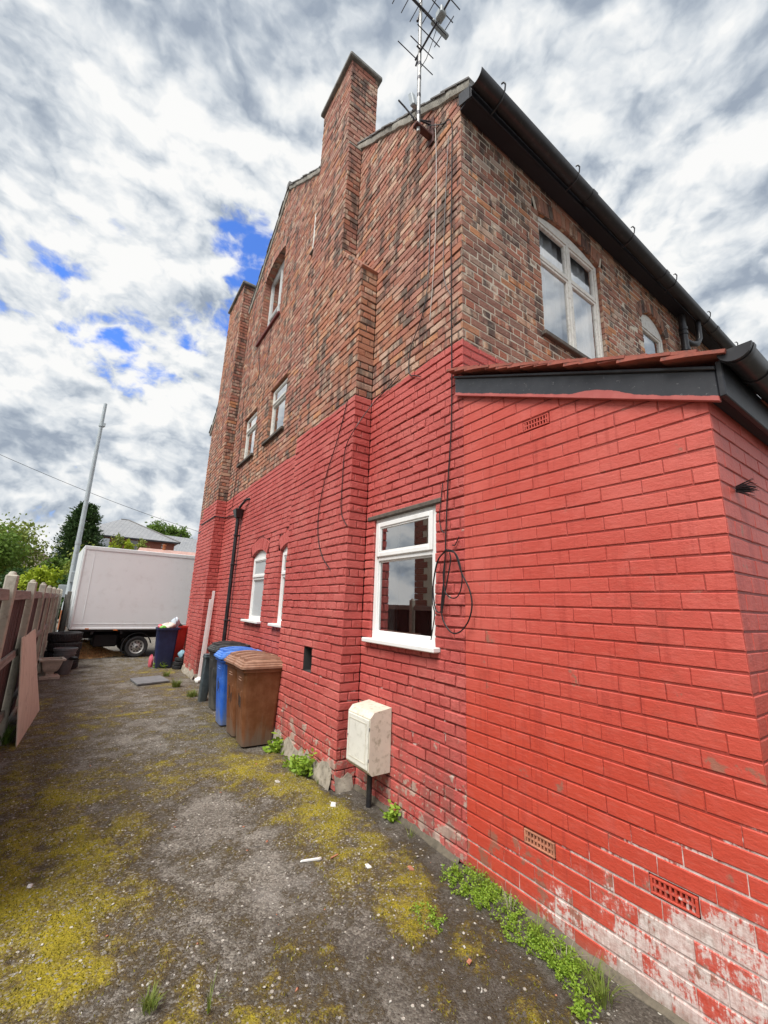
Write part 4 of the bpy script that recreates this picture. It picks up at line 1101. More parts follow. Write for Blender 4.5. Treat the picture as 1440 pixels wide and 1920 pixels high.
# television aerial
ax, ay = 2.15, 2.735
aer = thing('tv_aerial', 'television aerial with crossed rods on a mottled mast at the roof corner', 'aerial', (ax, ay, 6.78))
m = MB(); m.tube([(ax, ay, 6.74), (ax, ay, 9.1)], .021, 10); m.build('mast', 'aluminium', aer, smooth=True)
for z in (6.98, 7.24, 7.5, 7.72): MB().tube([(ax, ay, z), (ax, ay, z+.05)], .0225, 10).build('mast_tape', 'dark_metal', aer, smooth=True)
br = MB(); br.box((ax-.05, ay-.035, 6.80), (W+.0, ay+.035, 6.83), .004); br.box((W-.02, ay-.045, 6.72), (W-.003, ay+.045, 7.08), .003); br.build('wall_bracket', 'rust_iron', aer)
br = MB(); br.tube([(ax-.05, ay+.04, 6.92), (ax, ay+.0, 6.92), (W-.01, ay-.005, 6.99)], .010, 6); br.tube([(ax-.03, ay, 6.90), (W-.01, ay, 7.05)], .008, 6); br.build('bracket_stay', 'dark_metal', aer)
zb = 7.92; bm_ = MB(); bm_.tube([(ax-.01, ay+.07, zb-.02), (ax-.01, ay-1.15, zb+.10)], .011, 6); bm_.build('boom', 'dark_metal', aer)
for i, y in enumerate(np.linspace(.06, -1.08, 11)):
    l = .26 if i == 0 else .175-.006*i; z = zb+.10*(.0-y)/1.15
    MB().tube([(ax-.01-l, ay+y, z), (ax-.01+l, ay+y, z)], .0055, 5).build('rod', 'dark_metal', aer)
MB().box((ax-.05, ay-.42, zb-.02), (ax+.03, ay-.32, zb+.08), .01).build('dipole_box', 'aerial_box_grey', aer)
MB().tube([(ax, ay+.07, zb-.10), (ax, ay-.02, zb+.02), (ax-.06, ay-.02, zb+.03)], .011, 6).build('clamp', 'dark_metal', aer)
z2 = 8.62; MB().tube([(ax-.75, ay-.01, z2+.02), (ax+.42, ay-.03, z2-.01)], .015, 6).build('upper_boom', 'dark_metal', aer)
for i, x in enumerate(np.linspace(-.7, .36, 9)):
    MB().tube([(ax+x, ay-.19, z2+.02), (ax+x, ay+.16, z2+.02)], .0055, 5).build('rod', 'dark_metal', aer)
MB().box((ax+.16, ay-.05, z2-.04), (ax+.42, ay+.01, z2-.005), .01).build('upper_dipole_box', 'aerial_box_grey', aer)
MB().tube([(ax-.03, ay+.02, z2-.18), (ax, ay, z2-.03), (ax+.01, ay, z2+.05)], .014, 6).build('upper_clamp', 'dark_metal', aer)
bx = MB(); bx.hexa([(ax-.035, ay+.05, 7.20), (ax+.035, ay+.05, 7.20), (ax+.035, ay+.12, 7.23), (ax-.035, ay+.12, 7.23), (ax-.035, ay+.10, 7.44), (ax+.035, ay+.10, 7.44), (ax+.035, ay+.17, 7.47), (ax-.035, ay+.17, 7.47)], .012); bx.build('amplifier', 'aerial_box_grey', aer)
MB().tube([(ax, ay+.12, 7.21), (ax, ay+.13, 7.10), (ax, ay+.07, 7.05), (ax, ay+.03, 7.12)], .004, 5).build('lead_loop', 'black_cable', aer)
MB().tube([(ax, ay+.02, 7.66), (ax, ay-.12, 7.66), (ax, ay-.24, 7.80), (ax-.01, ay-.36, zb)], .004, 5).build('lead', 'black_cable', aer)
MB().tube([(ax-.05, ay+.02, 6.92), (ax-.14, ay+.06, 7.04), (ax-.22, ay+.08, 7.10)], .009, 6).build('bracket_bolt', 'dark_metal', aer)

def smooth_path(pts, n=8):
    pts = [np.array(q, float) for q in pts]; out = []
    P = [2*pts[0]-pts[1]]+pts+[2*pts[-1]-pts[-2]]
    for i in range(1, len(P)-2):
        for k in range(n):
            t = k/n; p0, p1, p2, p3 = P[i-1], P[i], P[i+1], P[i+2]
            out.append(.5*((2*p1)+(-p0+p2)*t+(2*p0-5*p1+4*p2-p3)*t*t+(-p0+3*p1-3*p2+p3)*t**3))
    out.append(pts[-1]); return out
def cable(name, label, pts, r, mat, plane_x=None, n=6):
    q = [on_x(px, py, X) for px, py, X in pts] if len(pts[0]) == 3 and plane_x else pts
    o = MB().tube(smooth_path(q, n), r, 6).build(name, mat, None, smooth=True)
    return tag(o, label, 'cable')
wx = W-.016; fx = F-.014
cable('aerial_cable', 'long dark cable running straight down beside the house corner to the coil', [(800, 236, W-.05), (828, 233, wx), (846, 228, wx), (847, 300, wx), (846, 420, wx), (846, 560, wx), (847, 700, wx), (846, 800, wx), (840, 900, wx), (836, 1000, wx), (835, 1032, wx), (832, 1100, wx), (829, 1150, wx)], .0055, 'black_cable', True)
cable('aerial_cable', 'thin pale cable down the gable between the aerial bracket and the corner', [(816, 232, wx), (818, 300, wx), (817, 420, wx), (812, 520, wx), (806, 600, wx)], .0035, 'pale_cable', True)
cable('aerial_cable', 'loose thin cable swinging left from the corner bricks above the painted wall', [(841, 255, wx), (834, 400, wx), (831, 500, wx), (836, 535, wx), (845, 553, wx)], .0035, 'grey_cable', True)
cable('aerial_cable', 'dark cable ending in a hook just above the paint line', [(806, 420, wx), (803, 520, wx), (792, 590, wx), (771, 650, wx), (766, 690, wx), (770, 703, wx), (778, 704, wx), (788, 706, wx)], .005, 'black_cable', True)
cable('breast_cable', 'dark cable hanging in a curve down the chimney breast front', [(652, 750, fx), (634, 820, fx), (612, 890, fx), (599, 950, fx), (596, 1000, fx), (603, 1040, fx), (619, 1068, fx)], .0055, 'black_cable', True)
cable('corner_cable', 'thin cable slanting across the inner corner beside the chimney breast', [on_x(748, 702, wx), on_x(722, 733, wx), on_x(699, 757, wx), on_x(668, 800, fx), on_x(648, 840, fx), on_x(642, 900, fx), on_x(640, 960, fx), on_x(650, 985, fx)], .005, 'black_cable')
cable('loop_cable', 'slack cable from the lintel to the hook beside the white window', [(830, 905, wx), (826, 945, wx), (824, 975, wx), (829, 995, wx), (836, 1000, wx)], .004, 'black_cable', True)
cl = thing('cable_coil', 'coil of black cable hanging in loops beside the white window', 'cable', tuple(on_x(836, 1032, wx)))
hx = W-.045
for i, (pts, r) in enumerate([([(836, 1033), (822, 1050), (813, 1090), (813, 1120), (818, 1145), (828, 1145), (833, 1120), (840, 1080), (845, 1050), (843, 1036)], .0055),
                              ([(836, 1031), (852, 1036), (866, 1075), (880, 1105), (885, 1135), (878, 1165), (862, 1185), (845, 1185), (830, 1160), (828, 1130), (832, 1090), (834, 1050)], .0060),
                              ([(838, 1033), (856, 1040), (866, 1078), (864, 1105), (856, 1120), (844, 1120), (834, 1108), (831, 1080), (834, 1050)], .005),
                              ([(835, 1032), (820, 1052), (812, 1095), (811, 1130), (815, 1150), (812, 1175), (808, 1200)], .0045)]):
    q = [on_x(px, py, hx-.004*i) for px, py in pts]
    MB().tube(smooth_path(q, 5), r, 6).build('cable_loop', 'black_cable', cl, smooth=True)
MB().tube([on_x(836, 1030, W+.01), on_x(836, 1030, hx-.02)], .006, 6).build('hook', 'dark_metal', cl)
cable('wall_wire', 'stub of bent wire on the lean-to wall above the coil', [(848, 1022, wx), (853, 1022, wx), (858, 1012, wx), (861, 1006, wx)], .0045, 'black_cable', True)
cable('gable_wire', 'thin wire down the gable left of the upper windows to the band', [on_x(485, 660, wx), on_x(486, 700, wx), on_x(478, 718, wx), on_x(459, 740, wx), on_x(452, 830, wx), on_x(446, 870, wx), on_x(438, 935, wx), on_x(434, 952, wx), on_x(425, 958, wx)], .006, 'black_cable')
# two white plastic boards leaning in the corner by the far breast
for i, (px0, py0, px1, py1, lab) in enumerate([(402, 1108, 390, 1240, 'taller white plastic trim board leaning beside the far chimney breast'), (396, 1124, 386, 1240, 'shorter white plastic trim board leaning beside the far chimney breast')]):
    yy = 9.98-.10*i; a = on_y(px0, py0, yy); b = on_y(px1, py1, yy); b[2] = .004
    b[0] = a[0]-.06
    m = MB(); dx = .028
    m.hexa([(b[0]-dx, yy-.03, b[2]), (b[0]+dx, yy-.03, b[2]), (b[0]+dx, yy-.018, b[2]), (b[0]-dx, yy-.018, b[2]), (a[0]-dx, yy+.03, a[2]), (a[0]+dx, yy+.03, a[2]), (a[0]+dx, yy+.042, a[2]), (a[0]-dx, yy+.042, a[2])], .003)
    tag(m.build('plastic_trim', 'upvc', None), lab, 'trim board')

# ------------------------------------------------------------------ bins
def ring(hx_, hy, r, n=6):
    pts = []
    for (sx, sy, a0) in ((1, 1, 0), (-1, 1, PI/2), (-1, -1, PI), (1, -1, 1.5*PI)):
        for i in range(n):
            t = a0+PI/2*i/(n-1); pts.append((sx*(hx_-r)+r*math.cos(t), sy*(hy-r)+r*math.sin(t)))
    return pts
def loft(m, loops, cap0=True, cap1=True):
    base = len(m.v); k = len(loops[0])
    for lp in loops: m.v.extend(lp)
    for i in range(len(loops)-1):
        for j in range(k): m.f.append((base+i*k+j, base+i*k+(j+1) % k, base+(i+1)*k+(j+1) % k, base+(i+1)*k+j))
    if cap0: m.f.append(tuple(base+j for j in reversed(range(k))))
    if cap1: m.f.append(tuple(base+(len(loops)-1)*k+j for j in range(k)))
    return m
def wheelie_bin(label, mat, lidmat, loc, rz=0.0, group=None, lid=True, h=.90, bx=.185, by=.165, tx=.245, ty=.215, lid_tilt=0.0):
    t = thing('wheelie_bin', label, 'wheelie bin', loc, group, rz)
    lp = []
    for z, f in ((.015, 0), (.03, .02), (.30, .33), (.60, .66), (h-.055, .95), (h-.05, 1.0)):
        a, b = bx+(tx-bx)*f, by+(ty-by)*f; sh = (tx-bx)*(-.15)*f
        lp.append([(x+sh, y, z) for x, y in ring(a, b, .045)])
    m = MB(); loft(m, lp, True, not lid and False)
    m.build('body', mat, t, smooth=True, rel=True)
    sh = (tx-bx)*(-.15)
    m = MB(); a, b = tx, ty
    loft(m, [[(x+sh, y, h-.055) for x, y in ring(a+.002, b+.002, .047)], [(x+sh, y, h-.05) for x, y in ring(a+.018, b+.016, .05)], [(x+sh, y, h) for x, y in ring(a+.020, b+.018, .05)], [(x+sh, y, h) for x, y in ring(a-.012, b-.012, .045)], [(x+sh, y, h-.05) for x, y in ring(a-.016, b-.016, .045)]], False, False)
    m.build('rim', mat, t, smooth=True, rel=True)
    # front panel recess rib and pale moulded stripes
    fx_ = -(bx+(tx-bx)*.62)+sh*.6
    for z0, z1, hw in ((.20, .62, .085),):
        m = MB(); f0 = -(bx+(tx-bx)*z0/h)+sh*z0/h; f1 = -(bx+(tx-bx)*z1/h)+sh*z1/h
        for s_ in (-1, 1): m.hexa([(f0-.006, s_*hw-.008, z0), (f0+.01, s_*hw-.008, z0), (f0+.01, s_*hw+.008, z0), (f0-.006, s_*hw+.008, z0), (f1-.006, s_*hw-.008, z1), (f1+.01, s_*hw-.008, z1), (f1+.01, s_*hw+.008, z1), (f1-.006, s_*hw+.008, z1)], .004)
        m.build('front_rib', mat, t, rel=True)
    if lid:
        for (zz, hw) in ((.735, .075), (.765, .06)):
            f0 = -(bx+(tx-bx)*zz/h)+sh*zz/h
            MB().box((f0-.004, -hw, zz), (f0+.006, hw, zz+.010), .002).build('moulded_mark', lidmat, t, rel=True)
    if lid and mat != 'bin_black':
        r_ = random.Random(label)
        for k in range(3):
            z0 = .42+.05*k*r_.uniform(-1, 1); y0 = -.05+.05*k; hh = r_.uniform(.09, .20); f0 = -(bx+(tx-bx)*z0/h)+sh*z0/h; z1 = z0+hh; f1 = -(bx+(tx-bx)*z1/h)+sh*z1/h; ww = r_.uniform(.008, .016); sk = r_.uniform(-.015, .015)
            m = MB(); m.hexa([(f0-.0025, y0-ww, z0), (f0+.004, y0-ww, z0), (f0+.004, y0+ww*.7, z0), (f0-.0025, y0+ww*.7, z0), (f1-.0025, y0-ww*.6+sk, z1), (f1+.004, y0-ww*.6+sk, z1), (f1+.004, y0+ww+sk, z1), (f1-.0025, y0+ww+sk, z1)]); m.build('paint_smear', 'black_paint', t, rel=True)
    for s_ in (-1, 1):
        yb = s_*(by+.012+(ty-by)*.05)
        m = MB(); m.box((-.02, min(yb-.004, yb+.004)-.0, .03), (.012, max(yb-.004, yb+.004), h-.06)); 
        m = MB(); m.lathe([(.012, -.022), (.075, -.022), (.088, -.014), (.088, .014), (.075, .022), (.012, .022)], (bx-.055, s_*(by-.03), .088), 18, 'y')
        wh = m.build('wheel', 'tyre_rubber', t, smooth=True, rel=True)
        MB().lathe([(.0005, -.026), (.03, -.026), (.034, -.023), (.034, .023), (.03, .026), (.0005, .026)], (bx-.055, s_*(by-.03), .088), 14, 'y').build('hub', 'bin_black', wh, smooth=True, rel=True)
    MB().tube([(bx-.055, -by+.03, .088), (bx-.055, by-.03, .088)], .010, 8).build('axle', 'dark_metal', t, rel=True)
    MB().tube([(tx-.01, -.12, h-.04), (tx+.035, -.13, h-.02), (tx+.035, .13, h-.02), (tx-.01, .12, h-.04)], .013, 8).build('handle', mat, t, smooth=True, rel=True)
    if lid:
        # stepped lid: three lips at the front corner rising to a crowned top with a raised middle and a grip
        m = MB(); a, b = tx+.038, ty+.032
        def R_(ax_, by_, z, rz_=.055, lift=.0):
            return [(x+sh-.006, y, z+lift*math.cos(min(1, abs(x/ax_))*PI/2)) for x, y in ring(ax_, by_, rz_, 7)]
        loft(m, [R_(a-.012, b-.012, h-.012), R_(a, b, h-.008), R_(a, b, h+.018), R_(a-.018, b-.016, h+.026), R_(a-.020, b-.018, h+.042), R_(a-.036, b-.034, h+.050, .05), R_(a-.038, b-.036, h+.064, .05, .012), R_(a-.058, b-.055, h+.072, .05, .022), R_(a*.5, b*.5, h+.074, .05, .034)], True, True)
        lo = m.build('lid', lidmat, t, smooth=True, rel=True)
        pts0 = []
        for i in range(9):
            x = -a+.055+(2*a-.10)*i/8; z = h+.078+.034*math.cos((x/a)*PI/2)
            pts0.append((x+sh, z))
        for s_ in (-1, 1):
            m = MB()
            for i in range(8):
                (x0, z0), (x1, z1) = pts0[i], pts0[i+1]
                m.hexa([(x0, s_*.10-.05, z0-.02), (x1, s_*.10-.05, z1-.02), (x1, s_*.10+.05, z1-.02), (x0, s_*.10+.05, z0-.02), (x0, s_*.10-.042, z0+.014), (x1, s_*.10-.042, z1+.014), (x1, s_*.10+.042, z1+.014), (x0, s_*.10+.042, z0+.014)])
            m.build('lid_ridge', lidmat, lo, rel=True)
        MB().box((a-.06, -.14, h+.05), (a+.05, .14, h+.075), .01).build('lid_grip', lidmat, lo, rel=True)
    else:
        m = MB(); m.add([(x+sh*.9, y, h-.12) for x, y in ring(tx-.02, ty-.02, .04)], [tuple(range(24))]); m.build('bin_inside', 'dark_room', t, rel=True)
    return t
BG = 'wheelie bins standing along the red wall'
wheelie_bin('brown wheelie bin nearest the meter box, first of the row', 'bin_brown', 'bin_brown_lid', (1.925, 5.475, 0), math.radians(-3), BG)
wheelie_bin('brown wheelie bin between the nearest brown bin and the blue one', 'bin_brown', 'bin_brown_lid', (1.93, 5.93, 0), math.radians(1), BG)
wheelie_bin('bright blue wheelie bin next to the brown bins', 'bin_blue', 'bin_blue_lid', (1.92, 6.49, 0), math.radians(-2), BG)
wheelie_bin('black wheelie bin behind the blue one', 'bin_black', 'bin_black', (2.03, 7.42, 0), math.radians(2), BG)
m = MB(); lp = []
for z, a in ((.0, .060), (.015, .064), (.40, .078), (.70, .088), (.71, .096), (.735, .098), (.74, .092), (.765, .094), (.77, .080)):
    lp.append([(1.84+x+z*.055, 8.0+y, z) for x, y in ring(a, a*1.05, .025)])
loft(m, lp); tag(m.build('slim_bin', 'bin_slate', None, smooth=True), 'slim slate grey bin without wheels at the far end of the row', 'bin')
nb = wheelie_bin('dark blue wheelie bin overflowing with rubbish bags near the truck', 'bin_navy', 'bin_navy', (1.76, 12.2, 0), math.radians(0), None, lid=False, h=.97, tx=.235)
wheelie_bin('red bin with black rim against the far end of the house', 'bin_red', 'bin_black', (2.09, 12.80, 0), math.radians(8), None, lid=False, h=.98, bx=.13, tx=.21)
def blob(name, mat, label, cen, rad, seed, cat='bag', knot=False, amp=.25):
    m = MB(); r = random.Random(seed); nu, nv = 16, 11; ph = [r.uniform(0, 6.28) for _ in range(8)]
    for j in range(nv):
        v = -PI/2+PI*j/(nv-1)
        for i in range(nu):
            u = 2*PI*i/nu
            d = 1+amp*(.45*math.sin(2*u+ph[0]+v*2)+.35*math.sin(3*u+ph[1]-2*v)+.3*math.sin(5*u+ph[2])*math.cos(3*v+ph[3])+.25*math.sin(7*u+4*v+ph[4]))
            z = math.sin(v)*rad[2]*(1+.15*math.sin(3*u+ph[5]))
            m.v.append((cen[0]+math.cos(u)*math.cos(v)*rad[0]*d, cen[1]+math.sin(u)*math.cos(v)*rad[1]*d, max(cen[2]+z, cen[2]-rad[2]*.96)))
    for j in range(nv-1):
        for i in range(nu): m.f.append((j*nu+i, j*nu+(i+1) % nu, (j+1)*nu+(i+1) % nu, (j+1)*nu+i))
    o = m.build(name, mat, None, smooth=True); return tag(o, label, cat)
blob('rubbish_bag', 'bag_cream', 'cream rubbish bag heaped on the dark blue bin', (1.76, 12.16, 1.0), (.17, .15, .09), 1)
blob('rubbish_bag', 'bag_pink', 'small pink bag at the left edge of the dark blue bin', (1.57, 12.12, .995), (.06, .07, .06), 2)
blob('rubbish_bag', 'bag_green', 'small green bag on the near rim of the dark blue bin', (1.62, 12.02, .975), (.07, .05, .05), 3)
blob('rubbish_bag', 'bag_clear', 'pale clear plastic sack sticking up behind the cream bag', (1.93, 12.32, 1.08), (.09, .08, .14), 4, amp=.4)
blob('rubbish_bag', 'bag_black', 'black bag bulging out of the red bin', (2.06, 12.76, .98), (.14, .12, .08), 5)
blob('rubbish_bag', 'bag_pink', 'pink bag on the ground beside the dark blue bin', (1.50, 12.34, .13), (.06, .07, .16), 6)
blob('rubbish_bag', 'litter_white', 'crumpled white bag at the foot of the far chimney breast', tuple(on_z(372, 1280)+np.array([0, 0, .05])), (.08, .10, .06), 7)
blob('rubbish_bag', 'sack_blue', 'pale blue sack on the black tyres by the house corner', (2.10, 11.80, .34), (.08, .09, .10), 8)

def tyre(label, loc, R=.27, wd=.16, tilt=(0, 0, 0), group=None, name='tyre'):
    t = thing(name, label, 'tyre', loc, group); t.rotation_euler = tilt
    h = wd/2; m = MB()
    m.lathe([(R*.60, -h*.72), (R*.70, -h*.98), (R*.88, -h), (R*.97, -h*.80), (R, -h*.5), (R, h*.5), (R*.97, h*.80), (R*.88, h), (R*.70, h*.98), (R*.60, h*.72), (R*.57, 0), (R*.60, -h*.72)], (0, 0, 0), 32)
    o = m.build('carcass', 'tyre_rubber', t, smooth=True, rel=True)
    m = MB(); n = 40
    for i in range(n):
        for rr, zz in ((-.62, 0), (-.05, 1), (.50, 0)):
            a0 = 2*PI*(i+.5*zz)/n; a1 = a0+2*PI*.62/n; z0, z1 = h*rr, h*(rr+.42)
            c8 = [(R*.995*math.cos(a), R*.995*math.sin(a), z) for a, z in ((a0, z0), (a1, z0), (a1, z1), (a0, z1))]+[(R*1.022*math.cos(a), R*1.022*math.sin(a), z) for a, z in ((a0, z0), (a1, z0), (a1, z1), (a0, z1))]
            m.hexa(c8)
    m.build('tread', 'tyre_rubber', t, rel=True)
    return t
TG = 'old tyres stacked against the fence'
tp = [(-.33, 12.70), (-.34, 12.74), (-.32, 12.68), (-.34, 12.72)]
names = ['bottom tyre of the stack behind the grey tub', 'second tyre from the ground in the stack behind the tub', 'second tyre from the top of the stack by the fence', 'top tyre of the stack by the fence, seen in full']
for i in range(4): tyre(names[i], (tp[i][0], tp[i][1], .103+.207*i), .33, .205, (random.gauss(0, .02), random.gauss(0, .02), i), TG)
for i in range(3): tyre(['lowest small black tyre beside the house corner', 'middle small black tyre beside the house corner', 'upper small black tyre beside the house corner'][i], (2.06+.02*i, 11.83, .045+.088*i), .14, .082, (.05*i, 0, i), 'small tyres by the house corner')

# grey tub and cast stone urn
tb = thing('plastic_tub', 'grey plastic tub standing in front of the tyre stack', 'tub', (-.27, 11.93, 0))
MB().lathe([(.0005, .006), (.145, 0), (.15, .01), (.205, .49), (.222, .50), (.224, .545), (.210, .55), (.197, .49), (.14, .03), (.0005, .03)], (0, 0, 0), 28).build('tub_body', 'grey_tub', tb, smooth=True, rel=True)
m = MB(); m.lathe([(.196, .415), (.212, .415), (.212, .425), (.198, .425), (.196, .415)], (0, 0, 0), 28); m.build('tub_band', 'grey_tub', tb, smooth=True, rel=True)
blob('torn_bag', 'bag_black', 'scrap of black plastic hanging on the grey tub', (-.10, 11.76, .34), (.085, .035, .04), 12, amp=.5)
ur = thing('stone_urn', 'small square cast stone urn on a pedestal beside the tub', 'planter', (-.46, 11.42, 0), None, .15); ur.scale = (1.1, 1.1, 1.12)
def sq(z, a, r=.012): return [(x, y, z) for x, y in ring(a, a, r, 3)]
m = MB(); loft(m, [sq(0, .155), sq(.045, .158), sq(.055, .14)]); m.build('plinth', 'cast_stone', ur, rel=True)
m = MB(); loft(m, [sq(.055, .07), sq(.08, .062), sq(.12, .075), sq(.135, .105)]); m.build('foot', 'cast_stone', ur, rel=True)
m = MB(); loft(m, [sq(.13, .10), sq(.17, .125), sq(.26, .15), sq(.31, .16), sq(.315, .20), sq(.345, .205), sq(.35, .195), sq(.35, .155), sq(.22, .12)], True, True); m.build('bowl', 'cast_stone', ur, rel=True)
# a flat slab on the tarmac
q = [on_z(243, 1276), on_z(257, 1287), on_z(318, 1280), on_z(300, 1270)]
m = MB(); m.hexa([(p_[0], p_[1], .012) for p_ in q]+[(p_[0], p_[1], .045) for p_ in q], .004); tag(m.build('paving_slab', 'flagstone', None), 'loose grey slab lying flat on the tarmac', 'slab')

# ------------------------------------------------------------------ fence with concrete posts, seen from the back
fence = thing('timber_fence', 'timber fence of dark boards between leaning concrete posts', 'fence', (-.62, 6.76, 0))
posts = [(-.585, 3.10), (-.600, 4.93), (-.62, 6.76), (-.647, 8.60), (-.672, 10.40), (-.70, 12.25), (-.73, 14.1), (-.745, 15.9)]
for i, (x, y) in enumerate(posts):
    j = random.uniform(-.012, .012); h = 1.84+random.uniform(-.012, .012)
    m = MB(); m.hexa([(x-.045, y-.045, -.02), (x+.05, y-.045, -.02), (x+.05, y+.045, -.02), (x-.045, y+.045, -.02), (x-.045+j, y-.045, h), (x+.042+j, y-.045, h), (x+.042+j, y+.045, h), (x-.045+j, y+.045, h)], .010)
    p_ = m.build('post', 'concrete_post', fence)
    m = MB(); m.lathe([(.0005, h+.030), (.018, h+.027), (.028, h+.015), (.032, h-.004)], (x-.005+j, y, 0), 12); m.build('post_cap', 'concrete_post', p_, smooth=True)
for i in range(len(posts)-1):
    (x0, y0), (x1, y1) = posts[i], posts[i+1]
    n = 13
    for k in range(n):
        t0, t1 = .032+(k+.04)/n*.936, .032+(k+.98)/n*.936; d = random.uniform(-.003, .003); top = 1.70+random.uniform(-.006, .006)
        xa, xb = x0+(x1-x0)*t0, x0+(x1-x0)*t1; ya, yb = y0+(y1-y0)*t0, y0+(y1-y0)*t1
        m = MB(); m.hexa([(xa-.034+d, ya, .06), (xa-.018+d, ya, .06), (xb-.018+d, yb, .06), (xb-.034+d, yb, .06), (xa-.034+d, ya, top), (xa-.018+d, ya, top), (xb-.018+d, yb, top), (xb-.034+d, yb, top)]); m.build('board', 'fence_board', fence)
    for z, hh in ((.30, .075), (.98, .075), (1.63, .095)):
        s0 = random.uniform(-.01, .01); t0, t1 = .03, .97
        xa, xb = x0+(x1-x0)*t0, x0+(x1-x0)*t1; ya, yb = y0+(y1-y0)*t0, y0+(y1-y0)*t1
        m = MB(); m.hexa([(xa-.017, ya, z+s0), (xa+.025, ya, z+s0), (xb+.025, yb, z), (xb-.017, yb, z), (xa-.017, ya, z+hh+s0), (xa+.012, ya, z+hh+s0), (xb+.012, yb, z+hh), (xb-.017, yb, z+hh)], .004); m.build('rail', 'fence_rail', fence)
    m = MB(); m.hexa([(x0-.03, y0+.05, -.02), (x0+.012, y0+.05, -.02), (x1+.012, y1-.05, -.02), (x1-.03, y1-.05, -.02), (x0-.03, y0+.05, .055), (x0+.012, y0+.05, .055), (x1+.012, y1-.05, .055), (x1-.03, y1-.05, .055)], .005); m.build('gravel_board', 'concrete_post', fence)
# warped ply sheet leaning on the fence
A0, A1, B0, B1 = np.array([-.43, 6.55, .0]), np.array([-.37, 8.35, .0]), np.array([-.578, 6.42, 1.19]), np.array([-.585, 7.92, 1.20])
m = MB(); n = 12; g_ = []
for s_ in (0, 1):
    for i in range(n+1):
        for j in range(n+1):
            u, v = i/n, j/n; p_ = (A0*(1-u)+A1*u)*(1-v)+(B0*(1-u)+B1*u)*v
            bow = .035*math.sin(PI*u)*math.sin(PI*v)
            e = .012*math.sin(9*u+1)*(v == 1)+.02*math.sin(5*v+2)*(u == 1)
            m.v.append((p_[0]+bow+.009*s_, p_[1]+e, max(.003, p_[2]+e*.6)))
K = (n+1)**2
for i in range(n):
    for j in range(n):
        a = i*(n+1)+j; m.f.append((a, a+1, a+n+2, a+n+1)); m.f.append((K+a, K+a+n+1, K+a+n+2, K+a+1))
for i in range(n):
    for (a, b) in ((i*(n+1), (i+1)*(n+1)), (i*(n+1)+n, (i+1)*(n+1)+n), (i, i+1), (n*(n+1)+i, n*(n+1)+i+1)): m.f.append((a, b, K+b, K+a))
tag(m.build('plywood_sheet', 'plywood', None), 'weathered plywood sheet leaning against the fence', 'board')

# ------------------------------------------------------------------ box truck across the yard mouth
truck = thing('box_truck', 'white box truck parked across the end of the yard', 'truck', (-.34, 14.235, 0), None, math.radians(4))
Lb, Wb, zb0, zb1 = 5.0, 2.05, .79, 3.07
def part(m, name, mat, parent, **k): return m.build(name, mat, parent, rel=True, **k)
bd = part(MB().box((.02, .012, zb0+.03), (Lb-.02, Wb-.012, zb1-.03)), 'cargo_box', 'truck_panel', truck)
for (a, b) in (((0, 0, zb1-.11), (Lb, .03, zb1)), ((0, 0, zb0), (Lb, .026, zb0+.05)), ((0, 0, zb0+.05), (.055, .026, zb1-.11)), ((Lb-.055, 0, zb0+.05), (Lb, .026, zb1-.11)), ((0, Wb-.03, zb1-.11), (Lb, Wb, zb1)), ((0, .03, zb1-.06), (.03, Wb-.03, zb1)), ((0, .03, zb0), (.03, Wb-.03, zb0+.06))):
    part(MB().box(a, b, .010), 'edge_rail', 'truck_trim', bd)
for x in (.26,): part(MB().box((x, .0075, zb0+.052), (x+.012, .0135, zb1-.112)), 'panel_seam', 'truck_trim', bd)
part(MB().box((.055, .006, zb0+.14), (Lb-.055, .0135, zb0+.155)), 'kick_strip', 'truck_trim', bd)
for x in np.arange(.12, Lb-.05, .21): part(MB().box((x, -.0035, zb1-.085), (x+.014, .004, zb1-.071), .002), 'rivet', 'truck_trim', bd)
for x in (.35, 2.3, 4.3): part(MB().box((x, -.004, zb0+.008), (x+.09, .004, zb0+.04), .002), 'reflector', 'orange_lens', truck)
part(MB().box((-.03, .05, zb0+.02), (-.002, Wb-.05, zb1-.07), .008), 'rear_shutter', 'truck_trim', truck)
for x in (1.02, 3.2): part(MB().box((x, -.008, zb0-.03), (x+.10, .02, zb0-.005), .005), 'side_marker', 'orange_lens', truck)
ch = part(MB().box((.10, .55, .52), (6.0, .67, .78)).box((.10, Wb-.67, .52), (6.0, Wb-.55, .78)).box((.05, .12, .70), (.13, Wb-.12, .785)).box((.10, .05, .735), (Lb, Wb-.05, .785)), 'chassis', 'truck_chassis', truck)
for x in (.5, 1.2, 2.4, 3.2, 4.2): part(MB().box((x, .04, .66), (x+.06, Wb-.04, .74)), 'cross_member', 'truck_chassis', ch)
part(MB().box((2.5, .10, .34), (3.4, .5, .70), .04), 'fuel_tank', 'truck_chassis', truck); part(MB().box((.15, .35, .36), (.22, Wb-.35, .46), .01), 'rear_bumper', 'truck_chassis', truck)
part(MB().box((.6, .30, .30), (1.2, 1.7, .66), .04), 'spare_carrier', 'truck_chassis', truck)
